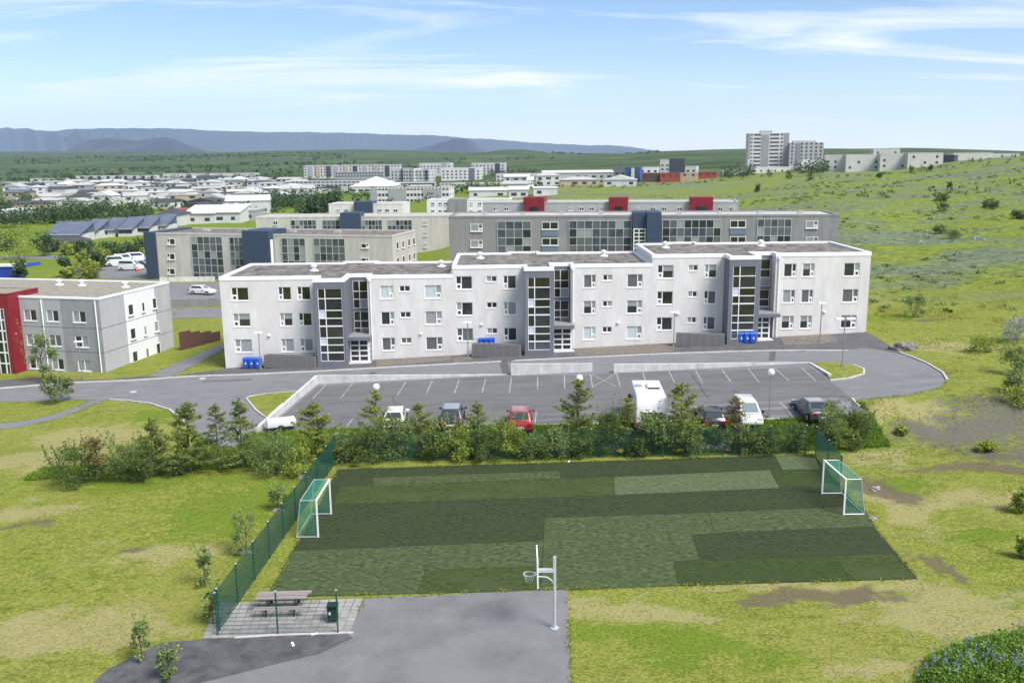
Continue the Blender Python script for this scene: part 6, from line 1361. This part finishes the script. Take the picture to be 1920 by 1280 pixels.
rows = [(396,(0,60),'left edge'),(388,(0,250),'r'),(384,(240,470),'r'),(379,(0,440),'r'),(374,(60,520),'r'),(369,(0,540),'r'),(364,(40,540),'r'),(359,(0,560),'r'),(354,(60,560),'r'),(350,(130,560),'r'),(347,(120,560),'r'),(342,(290,560),'r'),(366,(0,130),'r'),(392,(280,420),'r'),(401,(330,480),'r'),(373,(460,560),'r'),(351,(940,1010),'r'),(362,(560,640),'r'),(356,(560,650),'r'),(349,(980,1150),'r'),(357,(850,1000),'r')]
hn = 0
for py, (xa, xb), _ in rows:
    x = xa + random.uniform(0, 10); Yr = ground((xa + xb) / 2, py)[1]
    while x < xb:
        wm = random.uniform(11, 21); wp = wm * FPX / Yr; m_ = random.choice([housewhite] * 7 + [housegrey, plaster, housetan]); rt = random.choice(['f', 'f', 'x', 'x', 'h', 'y']); rm = random.choice([roofwhite, roofpale, roofdark, roofblue, roofpale, roofdark, roofwhite])
        cl = {housewhite.name: 'white', housegrey.name: 'grey', plaster.name: 'cream', housetan.name: 'tan'}[m_.name]; rc = {roofwhite.name: 'white', roofpale.name: 'pale grey', roofdark.name: 'dark', roofblue.name: 'blue grey'}[rm.name]
        sh = {'f': 'flat', 'x': 'ridged', 'h': 'hipped', 'y': 'gabled'}[rt]; near_ = 'nearer' if py > 372 else 'farther'
        gable('house', f'small {cl} house with {rc} {sh} roof in the {near_} part of the distant town', 'house', x, x + wp, py + random.uniform(-2, 2), random.choice([3.2, 3.4, 5.6]), random.uniform(1.2, 2.4) if rt != 'f' else .2, random.uniform(9, 13), m_, rm, f'{cl} town houses with {rc} {sh} roofs, {near_}', 'x' if rt == 'f' else rt, rz=random.uniform(-.35, .35)); hn += 1
        x += wp * random.uniform(1.08, 1.55)
for k, (p0, p1, pt, pb, Y, n_) in enumerate([(142,290,330,345,960,9),(305,480,326,340,1010,6),(56,116,335,352,880,4),(0,36,341,352,880,3)]):
    b = Block('terrace', ['long white and black terrace at the top of the town', 'stepped row of small white terraces under the hill', 'white terrace of tall houses left of the long terrace', 'pale terrace at the far left edge of the town'][k], p0, Y, p1, Y - 5, pt, pb, 11, housewhite, roofdark)
    for j in range(n_): b.box('dark_bay', housedark if k != 1 else housegrey, b.W * (j + .55) / n_, b.W * (j + .86) / n_, -.5, .5, 0, b.Ht - .5)
    b.glaz(n_ * 3, 2, .8, 2.8, 1.5, 1.5)

# ------------------------------------------------------------------ mountains
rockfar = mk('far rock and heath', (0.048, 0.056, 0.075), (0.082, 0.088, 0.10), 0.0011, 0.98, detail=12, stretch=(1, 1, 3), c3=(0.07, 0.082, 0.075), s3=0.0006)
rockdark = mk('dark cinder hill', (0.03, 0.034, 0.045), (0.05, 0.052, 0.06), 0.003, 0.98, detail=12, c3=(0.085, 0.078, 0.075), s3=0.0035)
def ridge(name, label, prof, Y, depth, mat, base=-40.0, front=0.55, seed=1.0, rough=1.0):
    xs = np.array([p[0] for p in prof], float); ys = np.array([p[1] for p in prof], float); n_ = 220; px = np.linspace(xs[0], xs[-1], n_); py = np.interp(px, xs, ys) + rough * (.7 * np.sin(px * .083 + seed) * np.sin(px * .031 + 2 * seed) + .4 * np.sin(px * .29 + seed))
    top = np.array([atY(a, b_, Y) for a, b_ in zip(px, py)]); m_ = 26; V = np.zeros((m_, n_, 3))
    for j in range(m_):
        t = j / (m_ - 1)
        if t <= front: s = t / front; yy = Y - depth * front * (1 - s); hgt = s ** 1.25
        else: s = (t - front) / (1 - front); yy = Y + depth * (1 - front) * s; hgt = 1 - s ** 1.6
        gul = rough * .2 * np.sin(px * .11 + seed + 2.2 * np.sin(px * .023 + seed)) * np.sin(px * .37 + 1.7 * seed) * (4 * hgt * (1 - hgt))
        V[j, :, 0] = top[:, 0] * yy / Y; V[j, :, 1] = yy + gul * depth * .4; V[j, :, 2] = base + (top[:, 2] - base) * np.clip(hgt + gul, -.2, 1)
    idx = np.arange(m_ * n_).reshape(m_, n_); q = np.stack([idx[:-1, :-1], idx[:-1, 1:], idx[1:, 1:], idx[1:, :-1]], -1).reshape(-1, 4)
    return tag(put(name, fastmesh(name, V.reshape(-1, 3), q, mat)), label, kind='structure')
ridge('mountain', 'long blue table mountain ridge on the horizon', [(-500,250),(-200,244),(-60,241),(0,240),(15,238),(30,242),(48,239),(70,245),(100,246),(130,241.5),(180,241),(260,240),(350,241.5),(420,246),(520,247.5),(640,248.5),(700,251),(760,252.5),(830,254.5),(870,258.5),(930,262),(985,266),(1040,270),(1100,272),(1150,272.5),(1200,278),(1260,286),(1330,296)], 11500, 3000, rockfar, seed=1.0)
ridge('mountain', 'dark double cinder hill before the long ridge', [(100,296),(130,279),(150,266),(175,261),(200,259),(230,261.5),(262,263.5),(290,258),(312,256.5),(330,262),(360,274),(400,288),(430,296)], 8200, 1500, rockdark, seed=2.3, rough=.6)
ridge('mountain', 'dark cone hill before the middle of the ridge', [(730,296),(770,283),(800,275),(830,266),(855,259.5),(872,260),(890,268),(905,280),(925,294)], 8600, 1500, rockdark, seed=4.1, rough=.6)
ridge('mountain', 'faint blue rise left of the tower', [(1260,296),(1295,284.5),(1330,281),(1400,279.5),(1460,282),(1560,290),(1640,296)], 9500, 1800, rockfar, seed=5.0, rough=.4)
pm_ = MB()
def pylon(px, py, pt):
    p = ground(px, py); h_ = float(atY(px, pt, p[1])[2]) - p[2]; root = thing('power_pylon', 'thin lattice power pylon on the skyline, ' + ('nearer the tower block of the two' if px > 1150 else 'farther from the tower block of the two'), 'pylon', p)
    mb = MB()
    for sx in (-1, 1):
        for sy in (-1, 1): mb.tube((sx * h_ * .1, sy * h_ * .1, 0), (0, 0, h_), h_ * .012, h_ * .006, 4)
    mb.build('mast', polegrey, root); MB().box(-h_ * .22, h_ * .22, -h_ * .01, h_ * .01, h_ * .8, h_ * .82).box(-h_ * .16, h_ * .16, -h_ * .01, h_ * .01, h_ * .92, h_ * .94).build('cross_arm', polegrey, root)
pylon(1061, 289, 270); pylon(1178, 287, 272)

# ------------------------------------------------------------------ air
hz_ = bpy.data.materials.new('air'); hz_.use_nodes = True; hn_ = hz_.node_tree; hn_.nodes.remove(hn_.nodes['Principled BSDF']); pv = hn_.nodes.new('ShaderNodeVolumePrincipled')
pv.inputs['Color'].default_value = (0.54, 0.72, 1.0, 1); pv.inputs['Density'].default_value = 0.000058; pv.inputs['Anisotropy'].default_value = 0.1; hn_.links.new(pv.outputs[0], hn_.nodes['Material Output'].inputs['Volume'])
tag(MB().box(-14500, 14500, -400, 14800, -130, 620).build('haze', hz_), 'thin blue summer haze over the distance', kind='stuff')
sc.cycles.volume_bounces = 0
